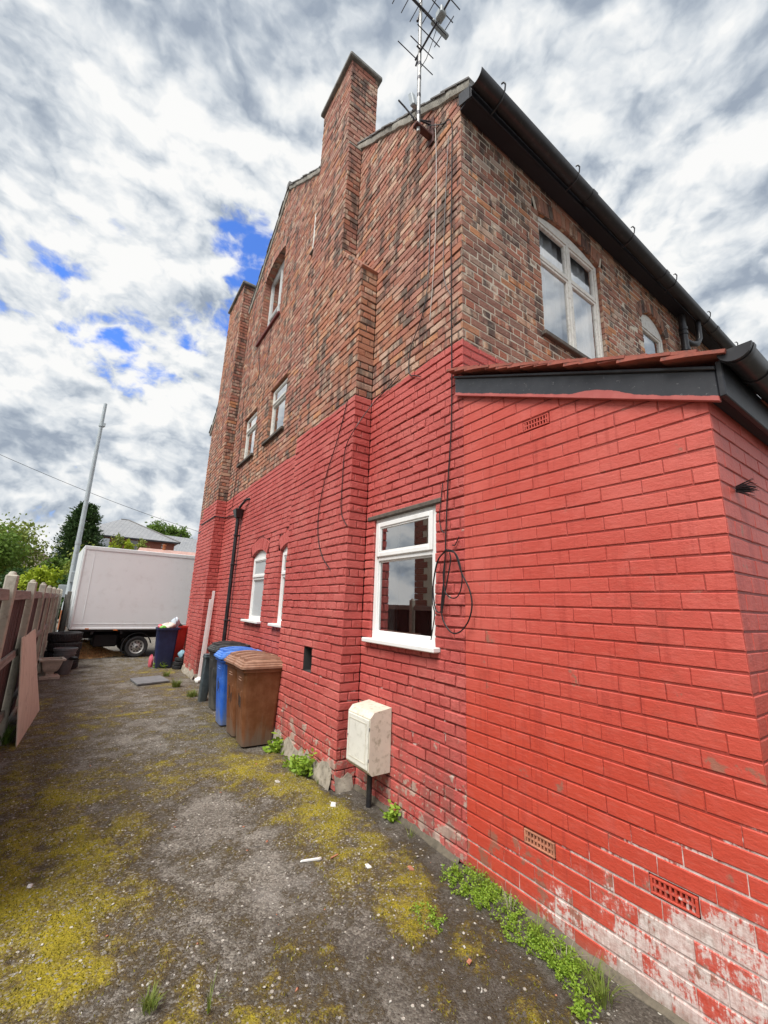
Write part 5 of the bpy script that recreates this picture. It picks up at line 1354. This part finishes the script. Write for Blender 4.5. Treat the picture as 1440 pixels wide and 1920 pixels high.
def truck_wheel(x, side):
    y = .16 if side < 0 else Wb-.16; R, hw = .30, .11
    t = part(MB().lathe([(R*.62, -hw*.8), (R*.72, -hw), (R*.90, -hw), (R*.98, -hw*.8), (R, -hw*.4), (R, hw*.4), (R*.98, hw*.8), (R*.90, hw), (R*.72, hw), (R*.62, hw*.8)], (x, y, R), 36, 'y'), 'wheel', 'tyre_rubber', truck, smooth=True)
    s_ = side; f = y+s_*hw*.80
    m = MB(); m.lathe([(R*.64, f), (R*.61, f+s_*.012), (R*.55, f-s_*.004), (R*.50, f-s_*.045), (R*.34, f-s_*.030), (R*.24, f-s_*.016), (R*.22, f+s_*.010), (R*.12, f+s_*.018), (.001, f+s_*.018)], (x, 0, R), 36, 'y'); part(m, 'rim', 'wheel_steel', t, smooth=True)
    m = MB()
    for i in range(10):
        a = 2*PI*i/10; cx, cz = x+R*.43*math.cos(a), R+R*.43*math.sin(a); m.lathe([(.0005, f-s_*.030), (.021, f-s_*.030), (.021, f-s_*.045)], (cx, 0, cz), 10, 'y')
    part(m, 'hand_holes', 'truck_chassis', t)
    m = MB()
    for i in range(6):
        a = 2*PI*(i+.5)/6; m.lathe([(.0005, f+s_*.004), (.011, f+s_*.004), (.011, f-s_*.02)], (x+R*.28*math.cos(a), 0, R+R*.28*math.sin(a)), 6, 'y')
    m.lathe([(.0005, f+s_*.032), (.03, f+s_*.030), (.034, f+s_*.01)], (x, 0, R), 14, 'y'); part(m, 'hub_nuts', 'dark_metal', t)
for x in (1.67, 5.25):
    for s_ in (-1, 1): truck_wheel(x, s_)
for s_ in (-1, 1):
    y0, y1 = (.03, .28) if s_ < 0 else (Wb-.28, Wb-.03); m = MB(); n = 16; rr = []
    for i in range(n+1):
        a = math.radians(168)-math.radians(156)*i/n; rr.append((1.67+.375*math.cos(a), .31+.375*math.sin(a)))
    for i in range(n):
        (xa, za), (xb, zb_) = rr[i], rr[i+1]; m.hexa([(xa, y0, za), (xb, y0, zb_), (xb, y1, zb_), (xa, y1, za), (xa, y0, za+.012), (xb, y0, zb_+.012), (xb, y1, zb_+.012), (xa, y1, za+.012)])
    m.box((1.67-.375, y0, .19), (1.67-.36, y1, .39)); part(m, 'mudguard', 'truck_chassis', truck)
m = MB(); m.prism([(5.05, .42), (6.55, .42), (6.62, .80), (6.60, 1.25), (6.15, 2.0), (5.05, 2.1)], .08, Wb-.08, 'xz'); cb = part(m, 'cab', 'truck_trim', truck)
for s_, y in ((-1, .077), (1, Wb-.077)): part(MB().prism([(5.45, 1.25), (6.42, 1.25), (6.08, 1.90), (5.45, 1.94)], y, y+.003*s_, 'xz'), 'cab_window', 'glass_sky', cb)
part(MB().box((5.05, .3, 2.1), (5.7, Wb-.3, 2.7), .1), 'roof_deflector', 'truck_trim', cb)

# pile of wood chips behind the truck
m = MB(); r = random.Random(9)
for i in range(2600):
    a = r.uniform(0, 2*PI); d = abs(r.gauss(0, .45)); x, y = .05+d*math.cos(a)*1.1, 15.35+d*math.sin(a)*.8
    z = max(0, .40*math.exp(-d*d/.30))*r.uniform(.85, 1.03)+.012
    e1 = Vector((r.gauss(0, 1), r.gauss(0, 1), r.gauss(0, .5))).normalized()*r.uniform(.02, .045); e2 = e1.orthogonal().normalized()*r.uniform(.008, .018)
    c_ = Vector((x, y, z)); m.add([c_-e1-e2, c_+e1-e2, c_+e1+e2, c_-e1+e2], [(0, 1, 2, 3)])
n = 22
for i in range(n+1):
    for j in range(n+1):
        u, v = -1.3+2.6*i/n, -1.1+2.2*j/n; d2 = (u/1.1)**2+(v/.8)**2; m.v.append((.05+u, 15.35+v, .40*math.exp(-d2/.30)-.012))
b0 = len(m.v)-(n+1)**2
for i in range(n):
    for j in range(n): a = b0+i*(n+1)+j; m.f.append((a, a+n+1, a+n+2, a+1))
tag(m.build('wood_chip_pile', 'wood_chip', None, recalc=False), 'heap of orange brown wood chips behind the truck', 'chip pile', kind='stuff')

# ------------------------------------------------------------------ street beyond: lamp column, gate, poles
lc = thing('lamp_column', 'grey steel lamp column leaning slightly beyond the truck', 'lamp post', (-.60, 17.0, 0))
m = MB(); m.tube([(-.60, 17, 0), (-.60, 17, 1.45), (-.60, 17, 1.5), (-.61, 17, 3.2), (-.62, 17, 8.43)], [.105, .10, .082, .075, .052], 14); m.build('column', 'lamp_column', lc, smooth=True)
MB().tube([(-.60, 17, .62), (-.60, 17, 1.22)], .1065, 14).build('rusty_base', 'column_rust', lc, smooth=True)
MB().box((-.63, 16.86, 2.1), (-.50, 16.94, 2.45), .01).build('service_door', 'aerial_box_grey', lc)
for z in (3.35, 7.55): MB().tube([(-.61, 17, z), (-.61, 17, z+.10)], .085, 12).build('band', 'lamp_column', lc, smooth=True)
MB().box((-.56, 16.9, 7.55), (-.50, 16.98, 7.68), .006).build('sensor', 'lamp_column', lc)
MB().box((-.90, 17.12, 1.62), (-.24, 17.135, 2.02), .02).build('sign_back', 'aerial_box_grey', lc)
gt = thing('timber_gate', 'dark timber gate standing open beside the rear of the truck', 'gate', (-.50, 15.2, 0))
MB().hexa([(-.56, 14.9, 0), (-.45, 14.9, 0), (-.45, 15.0, 0), (-.56, 15.0, 0), (-.55, 14.9, 1.80), (-.45, 14.9, 1.80), (-.45, 15.0, 1.80), (-.55, 15.0, 1.80)], .008).build('gate_post', 'gate_timber', gt)
for i in range(5): MB().box((-.60+.004*i, 15.05+.13*i, .10), (-.575+.004*i, 15.17+.13*i, 1.72-.01*i), .003).build('board', 'gate_timber', gt)
for z in (.35, 1.4): MB().box((-.572, 15.02, z), (-.54, 15.7, z+.09), .004).build('rail', 'gate_timber', gt)
blob('rubbish_bag', 'bag_black', 'black rubbish bag at the foot of the open gate', (-.58, 14.72, .20), (.10, .13, .21), 21)
m = MB(); a, b = on_y(-60, 826, 26), on_y(420, 1012, 26); pts = []
for i in range(25):
    t = i/24; p_ = a*(1-t)+b*t; p_[2] -= .25*math.sin(PI*t); pts.append(p_)
tag(m.tube(pts, .011, 5).build('overhead_wire', 'black_cable', None), 'thin overhead wire crossing the sky above the street', 'wire')

# ------------------------------------------------------------------ trees and shrubs
def leaf_cloud(rnd, cen, rad, n, size, clumps=26, flat=.0, drop=.25):
    """leaf-sized faces gathered in clumps through the crown"""
    V = []; Fq = []
    cl_ = []
    for i in range(clumps):
        while True:
            p_ = rnd.uniform(-1, 1, 3)
            if .25 < np.linalg.norm(p_) < 1.0: break
        cl_.append((p_*np.array(rad)*.86, rnd.uniform(.22, .42)))
    cl_ = [(c_, s_) for c_, s_ in cl_]
    k = rnd.integers(0, clumps, n)
    for i in range(n):
        c_, s_ = cl_[k[i]]
        p_ = np.array(cen)+c_+rnd.normal(0, 1, 3)*np.array(rad)*s_*.62
        a = rnd.normal(0, 1, 3); a /= np.linalg.norm(a)+1e-9; b = np.cross(a, rnd.normal(0, 1, 3)); b /= np.linalg.norm(b)+1e-9
        s2 = size*rnd.uniform(.6, 1.35); a = a*s2; b = b*s2*.55; a[2] -= drop*s2*.3
        q = len(V); V += [p_-a, p_+b, p_+a, p_-b]; Fq.append((q, q+1, q+2, q+3))
    return V, Fq
def tree(name, label, cen, rad, n, size, mat, seed, trunk_r=.10, clumps=26, cat='tree', group=None, ground=0.0):
    rnd = np.random.default_rng(seed); t = thing(name, label, cat, (cen[0], cen[1], ground), group)
    V, Fq = leaf_cloud(rnd, cen, rad, n, size, clumps)
    link('crown', fast_mesh('crown', V, Fq), mat, t)
    m = MB(); z1 = cen[2]-rad[2]*.35
    m.tube([(cen[0], cen[1], ground), (cen[0]+.03, cen[1], (ground+z1)/2), (cen[0], cen[1], z1), (cen[0], cen[1], cen[2]+rad[2]*.5)], [trunk_r, trunk_r*.8, trunk_r*.6, trunk_r*.15], 8)
    for i in range(9):
        a = rnd.uniform(0, 2*PI); z0 = z1+rnd.uniform(-.1, .5)*rad[2]; rr = rnd.uniform(.5, .85)
        m.tube([(cen[0], cen[1], z0), (cen[0]+math.cos(a)*rad[0]*rr*.5, cen[1]+math.sin(a)*rad[1]*rr*.5, z0+rad[2]*.22), (cen[0]+math.cos(a)*rad[0]*rr, cen[1]+math.sin(a)*rad[1]*rr, z0+rad[2]*.5)], [trunk_r*.4, trunk_r*.25, trunk_r*.06], 5)
    m.build('trunk', 'bark', t, smooth=True)
    return t
def at(px, py, Y): return on_y(px, py, Y)
def conifer(name, label, x, y, h, r, n, mat, seed, z0=0.0):
    rnd = np.random.default_rng(seed); t = thing(name, label, 'tree', (x, y, z0))
    V = []; Fq = []
    nb = n//26
    for i in range(nb):
        f = rnd.uniform(.02, 1)**.9; z = z0+.25+(h-.25)*(1-f)+0; z = z0+.2+(h-.2)*(1-f**1.0)
        rr = r*math.sqrt(max(0, 1-(1-f)**2.2))*rnd.uniform(.72, 1.08); a = rnd.uniform(0, 2*PI)
        for j in range(26):
            u = rnd.uniform(.35, 1.0); sp = .10*rr*u+.04
            p_ = np.array([x+math.cos(a)*rr*u+rnd.normal(0, sp), y+math.sin(a)*rr*u+rnd.normal(0, sp), z+.28*rr*(u-.4)+rnd.normal(0, .07)])
            d = np.array([math.cos(a), math.sin(a), .5+rnd.normal(0, .35)])+rnd.normal(0, .4, 3); d /= np.linalg.norm(d); s2 = rnd.uniform(.09, .16); w_ = np.cross(d, rnd.normal(0, 1, 3)); w_ = w_/np.linalg.norm(w_)*s2*.36; d = d*s2
            q = len(V); V += [p_-d*.3, p_+w_, p_+d, p_-w_]; Fq.append((q, q+1, q+2, q+3))
    link('crown', fast_mesh('crown', V, Fq), mat, t)
    MB().tube([(x, y, z0), (x, y, z0+h*.94)], [.2, .03], 8).build('trunk', 'bark', t, smooth=True)
    return t
c_ = at(160, 1100, 34); ap = at(166, 944, 34); conifer('conifer_tree', 'tall dark conifer behind the lamp column', c_[0]-.72, 34, ap[2]+.1, 1.5, 30000, 'leaf_conifer', 1)
q = at(22, 1052, 26); tree('garden_tree', 'airy olive green tree above the fence at the left edge', (q[0]-.2, 26, q[2]+.15), (1.75, 1.6, 1.45), 7000, .085, 'leaf_olive', 2, .09, 40)
q = at(-30, 1040, 24); tree('garden_tree', 'green tree cut off by the left edge of the view', (q[0], 24, q[2]), (1.3, 1.2, 1.35), 4000, .085, 'leaf_green', 3, .09, 30)
q = at(48, 1086, 22); tree('hedge_shrub', 'low dark green hedge shrub just above the fence', (q[0], 22, q[2]-.25), (1.0, .7, .55), 2600, .07, 'leaf_dark', 4, .05, 22, 'shrub')
q = at(98, 1086, 21); tree('lime_shrub', 'bright lime shrub left of the lamp column', (q[0], 21, q[2]-.12), (.85, .7, .62), 3600, .07, 'leaf_lime', 5, .05, 24, 'shrub')
q = at(107, 1062, 24); tree('green_shrub', 'small fresh green shrub behind the lime one', (q[0], 24, q[2]-.1), (.55, .5, .5), 1600, .07, 'leaf_green', 6, .05, 16, 'shrub')
q = at(152, 1062, 20.5); tree('roadside_shrub', 'yellow green shrub between the lamp column and the truck box', (q[0]+.05, 20.5, q[2]-.1), (.5, .5, .95), 2600, .065, 'leaf_olive', 7, .05, 20, 'shrub')
q = at(150, 1100, 20); tree('roadside_shrub', 'dark low shrub behind the rear of the truck', (q[0]-.1, 20, q[2]-.3), (.7, .6, .7), 2000, .07, 'leaf_dark', 17, .05, 18, 'shrub')
for i, (px, py, w_, h_, lab) in enumerate([(213, 1022, .50, .75, 'leftmost young lime sapling rising above the truck roof'), (222, 1012, .42, .95, 'tallest young lime sapling above the truck roof'), (239, 1024, .45, .70, 'short young lime sapling right of the tallest one'), (265, 1026, .42, .75, 'rightmost young lime sapling before the brick house')]):
    q = at(px, py, 30); tree('lime_sapling', lab, (q[0], 30, q[2]-.2), (w_*.72, .35, h_*.8), 700, .07, 'leaf_lime' if i % 2 == 0 else 'leaf_olive', 30+i, .04, 14, 'tree', 'young saplings above the truck')
for i, (px, py, r_, lab) in enumerate([(299, 996, 1.75, 'round green tree behind the slate roof'), (330, 1001, 1.5, 'smaller round green tree right of the slate roof')]):
    q = at(px, py, 62); tree('round_tree', lab, (q[0], 62, q[2]-.3), (r_, r_, r_*.85), 2600, .17, 'leaf_green', 40+i, .2, 26)
# bare twiggy bush
tw = thing('bare_bush', 'leafless pale bush in front of the conifer', 'shrub', tuple(at(122, 1085, 28)*np.array([1, 1, 0])))
m = MB(); r = random.Random(4); q = at(120, 1085, 28)
def twig(p_, d, l, rad, dep):
    e = p_+d*l; m.tube([p_, (p_+e)/2+Vector((r.gauss(0, .03), r.gauss(0, .03), 0)), e], [rad, rad*.8, rad*.55], 4)
    if dep:
        for _ in range(3): twig(p_+(e-p_)*r.uniform(.5, 1), (d+Vector((r.gauss(0, .5), r.gauss(0, .5), r.gauss(.05, .3)))).normalized(), l*.68, rad*.6, dep-1)
for i in range(5): twig(Vector((q[0]+r.gauss(0, .1), 28, 1.0)), Vector((r.gauss(0, .4), r.gauss(0, .3), 1)).normalized(), .85, .022, 3)
m.build('twigs', 'dry_twig', tw); MB().tube([(q[0], 28, 0), (q[0], 28, 1.05)], [.05, .03], 6).build('stem', 'dry_twig', tw)

# ------------------------------------------------------------------ houses across the street
fh = thing('far_house', 'red brick house with grey hipped slate roof beyond the truck', 'house', (1.0, 40, 0))
x0, x1, y0, y1, ze = -1.6, 5.35, 40.2, 47.5, 6.62
MB().box((x0, y0, 0), (x1, y1, ze)).build('wall', 'far_brick', fh)
rx0, rx1, ryc, rz_ = 1.2, 1.80, 43.8, 8.55; e = .38
m = MB(); m.add([(x0-e, y0-e, ze-.12), (x1+e, y0-e, ze-.12), (x1+e, y1+e, ze-.12), (x0-e, y1+e, ze-.12), (rx0, ryc, rz_), (rx1, ryc, rz_)], [(0, 1, 5, 4), (1, 2, 5), (2, 3, 4, 5), (3, 0, 4), (3, 2, 1, 0)]); rf = m.build('roof', 'far_slate', fh)
MB().tube([(rx0, ryc, rz_), (rx1, ryc, rz_), (x1+e, y0-e, ze-.10)], .07, 6).build('ridge_line', 'roof_tile_grey', rf); MB().box((x0-e, y0-e-.06, ze-.24), (x1+e, y0-e+.04, ze-.11)).build('gutter', 'far_gutter', rf)
for (xa, xb) in ((1.05, 1.42), (1.9, 2.6), (-.4, .6)):
    wn = MB().box((xa, y0-.03, 5.2), (xb, y0+.02, 6.34)).build('window', 'quoin_white', fh); MB().box((xa+.05, y0-.04, 5.25), (xb-.05, y0-.028, 6.29)).build('pane', 'glass_sky', wn)
for i in range(5): MB().box((4.35, y0-.03, 5.30+.22*i), (4.62 if i % 2 else 4.55, y0+.02, 5.42+.22*i)).build('quoin_block', 'quoin_white', fh)
fh2 = thing('far_house', 'grey slate roofed house to the right behind the far brick house', 'house', (11, 50, 0))
MB().box((5.9, 50.3, 0), (19, 58, 6.7)).build('wall', 'far_brick', fh2)
m = MB(); m.add([(5.5, 49.9, 6.75), (19.4, 49.9, 6.75), (19.4, 58.4, 6.75), (5.5, 58.4, 6.75), (5.5, 54, 8.95), (19.4, 54, 8.6)], [(0, 1, 5, 4), (2, 3, 4, 5), (0, 4, 3), (1, 2, 5), (3, 2, 1, 0)]); rf = m.build('roof', 'far_slate', fh2); MB().box((5.5, 49.84, 6.62), (19.4, 49.96, 6.75)).build('gutter', 'far_gutter', rf)
lo = thing('low_roof', 'low pinkish tiled roof with a red ridge pot just above the truck', 'outbuilding', (4, 26, 0))
MB().box((1.7, 26.2, 0), (9, 29, 3.85)).build('wall', 'far_brick', lo)
m = MB(); m.add([(1.5, 25.9, 3.80), (9.2, 25.9, 3.80), (9.2, 29.3, 3.80), (1.5, 29.3, 3.80), (1.9, 27.6, 4.52), (9.2, 27.6, 4.52)], [(0, 1, 5, 4), (2, 3, 4, 5), (0, 4, 3), (1, 2, 5), (3, 2, 1, 0)]); m.build('roof', 'far_roof_pink', lo)
MB().lathe([(.09, 4.45), (.085, 4.72), (.11, 4.75), (.11, 4.80), (.07, 4.82)], (3.15, 27.6, 0), 10).build('ridge_pot', 'column_rust', lo)
ph = thing('far_house', 'pale rendered gabled house half hidden behind the left tree', 'house', (-5.5, 50, 0))
m = MB(); m.prism([(-7.6, 0), (-3.0, 0), (-3.0, 4.55), (-5.0, 5.75), (-7.6, 4.55)], 50, 57, 'xz'); m.build('wall', 'far_render', ph)
m = MB(); m.hexa([(-5.0, 49.7, 5.74), (-2.8, 49.7, 4.42), (-2.8, 57, 4.42), (-5.0, 57, 5.74), (-5.0, 49.7, 5.92), (-2.7, 49.7, 4.54), (-2.7, 57, 4.54), (-5.0, 57, 5.92)]); m.build('roof', 'far_roof_brown', ph)
m = MB(); m.hexa([(-5.0, 49.7, 5.74), (-7.9, 49.7, 4.42), (-7.9, 57, 4.42), (-5.0, 57, 5.74), (-5.0, 49.7, 5.92), (-8.0, 49.7, 4.54), (-8.0, 57, 4.54), (-5.0, 57, 5.92)]); m.build('roof', 'far_roof_brown', ph)
for (xa, za) in ((-6.2, 3.0), (-4.3, 3.0)): MB().box((xa, 49.96, za), (xa+.8, 50.02, za+1.0)).build('window', 'glass_sky', ph)
# the cream neighbour across the fence, which the ground-floor window mirrors
nh = thing('neighbour_house', 'cream rendered neighbour house with red brick quoins mirrored in the window', 'house', (-8, 8, 0))
MB().box((-12, 1.5, 0), (-6.05, 13.2, 6.0)).build('wall', 'render_cream', nh)
for k in range(24): MB().box((-6.3, 13.2-(.55 if k % 2 else .32), .25*k), (-6.03, 13.42, .25*k+.235), .006).build('quoin', 'far_brick', nh)
MB().prism([(1.2, 5.98), (13.7, 5.98), (7.4, 8.6)], -12, -5.9, 'yz').build('roof', 'far_slate', nh)

# ------------------------------------------------------------------ weeds, moss strands, stones, litter
def weed(name, label, px, py, rad, h, n, size, mat, seed, lean=0.0, group='weeds along the wall foot', dx=0.0, el=1.0):
    rnd = np.random.default_rng(seed); c0 = on_z(px, py); cx, cy = c0[0]+dx, c0[1]
    V = []; Fq = []
    def leaf(p_, d, l, w_):
        u = np.cross(d, rnd.normal(0, 1, 3)); u = u/(np.linalg.norm(u)+1e-9)*w_
        q = len(V); V.extend([p_, p_+d*l*.5+u, p_+d*l, p_+d*l*.5-u]); Fq.append((q, q+1, q+2, q+3))
    ns = max(6, n//16)
    for s_ in range(ns):
        a = rnd.uniform(0, 2*PI); rr = math.sqrt(rnd.uniform(0, 1)); bx_, by_ = cx+rad*rr*math.cos(a)*.75, cy+rad*el*rr*math.sin(a)*.75
        if bx_ > W-.02: bx_ = W-.02-rnd.uniform(0, .06)
        hh = h*(1.0-.55*rr*rr)*rnd.uniform(.55, 1.1); d = np.array([math.cos(a)*.75*rr+lean, math.sin(a)*.75*rr, 1.0])+rnd.normal(0, .22, 3); d /= np.linalg.norm(d)
        for k in range(16):
            t = rnd.uniform(.08, 1.0); p_ = np.array([bx_, by_, .0])+d*hh*t+rnd.normal(0, size*.5, 3); p_[2] = max(.004, p_[2]); p_[0] = min(p_[0], W-.008)
            b = rnd.uniform(0, 2*PI); ld = np.array([math.cos(b), math.sin(b), rnd.uniform(-.15, .75)]); leaf(p_, ld/np.linalg.norm(ld), size*rnd.uniform(.7, 1.4), size*.30)
        top = np.array([bx_, by_, 0])+d*hh; top[0] = min(top[0], W-.008); side = np.cross(d, (0, 1, .3)); side = side/np.linalg.norm(side)*.0012
        q = len(V); b_ = np.array([bx_, by_, 0]); V.extend([b_-side, b_+side, top+side*.5, top-side*.5]); Fq.append((q, q+1, q+2, q+3))
    o = link(name, fast_mesh(name, np.array(V)-np.array([cx, cy, 0]), Fq), mat, None, loc=(cx, cy, 0))
    return tag(o, label, 'weed', group)
def grass(name, label, px, py, rad, h, n, mat, seed, wd=.0022, group='weeds along the wall foot'):
    """separate curved blades fanning from a rootstock"""
    rnd = np.random.default_rng(seed); c0 = on_z(px, py); V = []; Fq = []
    for i in range(n):
        a = rnd.uniform(0, 2*PI); rr = rad*math.sqrt(rnd.uniform(0, 1)); b = np.array([rr*math.cos(a)*.45, rr*math.sin(a)*.45, 0.0])
        a2 = a+rnd.normal(0, .7); d = np.array([math.cos(a2), math.sin(a2), 0.0]); l = h*rnd.uniform(.45, 1.1); cur = rnd.uniform(.25, 1.0); sd = np.array([-d[1], d[0], 0])*wd*rnd.uniform(.7, 1.3)
        pts = [b+d*l*cur*t*t*.8+np.array([0, 0, l*(t-.35*cur*t*t)]) for t in (0, .33, .66, 1.0)]
        q = len(V)
        for k, p_ in enumerate(pts):
            w_ = (1, .9, .6, .08)[k]; p_[0] = min(p_[0], W-.01-c0[0]); V.extend([p_-sd*w_, p_+sd*w_])
        for k in range(3): Fq.append((q+2*k, q+2*k+1, q+2*k+3, q+2*k+2))
    o = link(name, fast_mesh(name, V, Fq), mat, None, loc=(c0[0], c0[1], 0.002)); return tag(o, label, 'weed', group)
weed('chickweed', 'bright green weed patch at the left end of the wall-foot growth', 878, 1660, .17, .085, 1300, .015, 'weed_green', 1, -.15, el=1.4)
weed('chickweed', 'pale weed runners spreading left onto the tarmac', 800, 1722, .10, .045, 420, .014, 'weed_green', 2, -.1, el=1.5)
weed('chickweed', 'thick green weed clump below the orange air brick', 932, 1698, .16, .085, 1400, .014, 'weed_green', 3, -.1, el=1.2)
weed('chickweed', 'light green feathery weeds in the middle of the wall foot', 982, 1755, .12, .07, 1000, .012, 'weed_green', 4, -.1, el=1.2)
weed('chickweed', 'dense leafy weed clump right of the feathery weeds', 1035, 1795, .13, .08, 1500, .013, 'weed_green', 5, -.1, el=1.2)
weed('chickweed', 'rightmost green weed clump under the white stained bricks', 1085, 1838, .11, .065, 1100, .012, 'weed_green', 6, -.1, el=1.3)
grass('grass_tuft', 'thin grass blades at the bottom edge beneath the stained bricks', 1130, 1880, .09, .14, 70, 'grass_blade', 7)
weed('grass_tuft', 'feathery green sprig alone near the bottom edge', 1095, 1905, .03, .10, 260, .016, 'weed_green', 8)
weed('dock_plant', 'leafy dock plant beside the nearest brown bin', 528, 1408, .07, .18, 150, .07, 'weed_green', 9, -.1)
weed('dock_plant', 'tall ragged weed at the foot of the chimney breast', 575, 1452, .09, .26, 330, .055, 'weed_green', 10, -.05)
weed('dock_plant', 'low leafy weed between the chimney breast and the moss', 550, 1440, .07, .10, 140, .05, 'weed_green', 11)
weed('grass_tuft', 'small weed right of the meter box at the wall foot', 735, 1538, .04, .09, 90, .045, 'weed_green', 12)
grass('grass_tuft', 'grass tuft at the bottom edge in the left moss', 280, 1895, .06, .09, 70, 'grass_blade', 13)
grass('grass_tuft', 'single grass stem at the bottom edge beside the tuft', 390, 1900, .015, .15, 9, 'grass_blade', 14)
grass('leafy_plant', 'plant at the foot of the fence under the ply sheet', 6, 1394, .16, .22, 90, 'leaf_green', 15, .008)
weed('grass_tuft', 'pale weed in front of the dark blue bin', 303, 1252, .14, .22, 260, .06, 'weed_green', 16)
grass('grass_tuft', 'yellowish grass by the loose slab', 330, 1288, .16, .20, 120, 'grass_blade', 17, .005)
grass('grass_tuft', 'straggly grass in front of the slim grey bin', 360, 1306, .22, .14, 110, 'grass_blade', 18, .005)
grass('grass_tuft', 'short grass between the slab and the dark blue bin', 312, 1268, .14, .16, 80, 'grass_blade', 19, .004)
for i, (px, py, h_, n_, mt, lab) in enumerate([(905, 1668, .17, 26, 'grass_blade', 'thin seeding grass standing in the left weed patch'), (955, 1715, .15, 22, 'dry_twig', 'dead straw stems in the weeds below the orange air brick'), (1008, 1765, .16, 30, 'grass_blade', 'upright grass between the two middle weed clumps'), (1060, 1808, .12, 18, 'dry_twig', 'dry brown stems in the right weed clump'), (1112, 1850, .15, 30, 'grass_blade', 'grass blades closing the right end of the weeds'), (850, 1640, .08, 24, 'grass_blade', 'short grass starting the weed strip at the house corner'), (598, 1470, .10, 22, 'grass_blade', 'grass blades at the corner of the chimney breast'), (770, 1570, .07, 16, 'grass_blade', 'short grass in the wall joint right of the meter box')]):
    grass('grass_tuft', lab, px, py, .06, h_, n_, mt, 80+i, .0018)
def moss_strands():
    rnd = np.random.default_rng(5); N = 90000
    X = rnd.uniform(-1.0, W-.02, N); Y = 1.0+6.5*rnd.uniform(0, 1, N)**1.7
    mo = ground_moss(X, Y); keep = mo > .46+rnd.uniform(-.1, .25, N); X, Y = X[keep], Y[keep]; Z = ground_z(X, Y); n = len(X)
    h = rnd.uniform(.004, .012, n)*(1+.4*(ground_moss(X, Y)-.5)); a = rnd.uniform(0, 2*PI, n); w_ = rnd.uniform(.002, .0045, n); lx = rnd.normal(0, .006, n); ly = rnd.normal(0, .006, n)
    base = np.stack([X, Y, Z-.002], -1); dx = np.stack([np.cos(a)*w_, np.sin(a)*w_, np.zeros(n)], -1); tip = base+np.stack([lx, ly, h+.002], -1)
    V = np.stack([base-dx, base+dx, tip], 1).reshape(-1, 3); Fq = np.arange(3*n).reshape(-1, 3)
    o = link('moss', fast_mesh('moss', V, Fq), 'moss_strand'); tag(o, 'olive yellow moss growing over the tarmac', 'moss', kind='stuff')
moss_strands()
def scatter_stones(name, label, N, smin, smax, mat, seed, y0=1.0, y1=9.0, power=1.6):
    rnd = np.random.default_rng(seed); V = []; Fq = []
    oc = np.array([(1, 0, 0), (-1, 0, 0), (0, 1, 0), (0, -1, 0), (0, 0, 1), (0, 0, -.4)], float); of = [(0, 2, 4), (2, 1, 4), (1, 3, 4), (3, 0, 4), (2, 0, 5), (1, 2, 5), (3, 1, 5), (0, 3, 5)]
    for i in range(N):
        x = rnd.uniform(-.95, W-.06); y = y0+(y1-y0)*rnd.uniform(0, 1)**power; s_ = smin+(smax-smin)*rnd.uniform(0, 1)**3
        sc = s_*np.array([rnd.uniform(.7, 1.3), rnd.uniform(.5, 1.0), rnd.uniform(.35, .7)]); a = rnd.uniform(0, 2*PI); R_ = np.array([[math.cos(a), -math.sin(a), 0], [math.sin(a), math.cos(a), 0], [0, 0, 1]])
        q = len(V); P = (oc*sc+rnd.normal(0, s_*.12, (6, 3)))@R_.T+np.array([x, y, float(ground_z(np.array(x), np.array(y)))+sc[2]*.25]); V.extend(P); Fq += [tuple(q+k for k in f) for f in of]
    tag(link(name, fast_mesh(name, V, Fq), mat), label, 'stones', kind='stuff')
scatter_stones('loose_stones', 'small pale stones scattered over the tarmac', 2600, .002, .012, 'stone_pale', 1)
scatter_stones('brick_crumbs', 'crumbs of broken brick scattered over the tarmac', 160, .004, .016, 'brick_bit', 2)
for i, (px, py, s_, mat, lab) in enumerate([(625, 1513, .035, 'litter_white', 'white chip of rubble on the moss left of the meter box'), (520, 1470, .028, 'stone_pale', 'pale pebble on the moss below the brown bin'), (583, 1614, .03, 'litter_white', 'thin white splinter on the tarmac'), (55, 1665, .02, 'litter_white', 'small white scrap in the left moss'), (690, 1626, .022, 'litter_white', 'white scrap on the tarmac edge of the moss'), (770, 1632, .022, 'brick_bit', 'orange brick fragment near the wall moss'), (627, 1608, .016, 'brick_bit', 'small orange fragment beside the white splinter'), (880, 1808, .014, 'brick_bit', 'pink brick fragment on the dark wet ground'), (120, 1190, .0, None, None)]):
    if mat is None: continue
    c_ = on_z(px, py); r = random.Random(60+i); m = MB(); l = s_*(2.6 if 'splinter' in lab else 1.2); w_ = s_*(.3 if 'splinter' in lab else .8); a = r.uniform(0, 3)
    z = float(ground_z(np.array(c_[0]), np.array(c_[1])))
    def Rr(x, y): return (c_[0]+x*math.cos(a)-y*math.sin(a), c_[1]+x*math.sin(a)+y*math.cos(a))
    m.hexa([(*Rr(-l, -w_), z), (*Rr(l, -w_*.7), z), (*Rr(l*.9, w_), z), (*Rr(-l*.8, w_*.8), z), (*Rr(-l*.9, -w_*.8), z+s_*.5), (*Rr(l*.8, -w_*.6), z+s_*.35), (*Rr(l*.8, w_*.8), z+s_*.45), (*Rr(-l*.7, w_*.7), z+s_*.5)], s_*.12)
    tag(m.build('rubble_chip', mat, None), lab, 'rubble', 'bits of rubble on the tarmac')
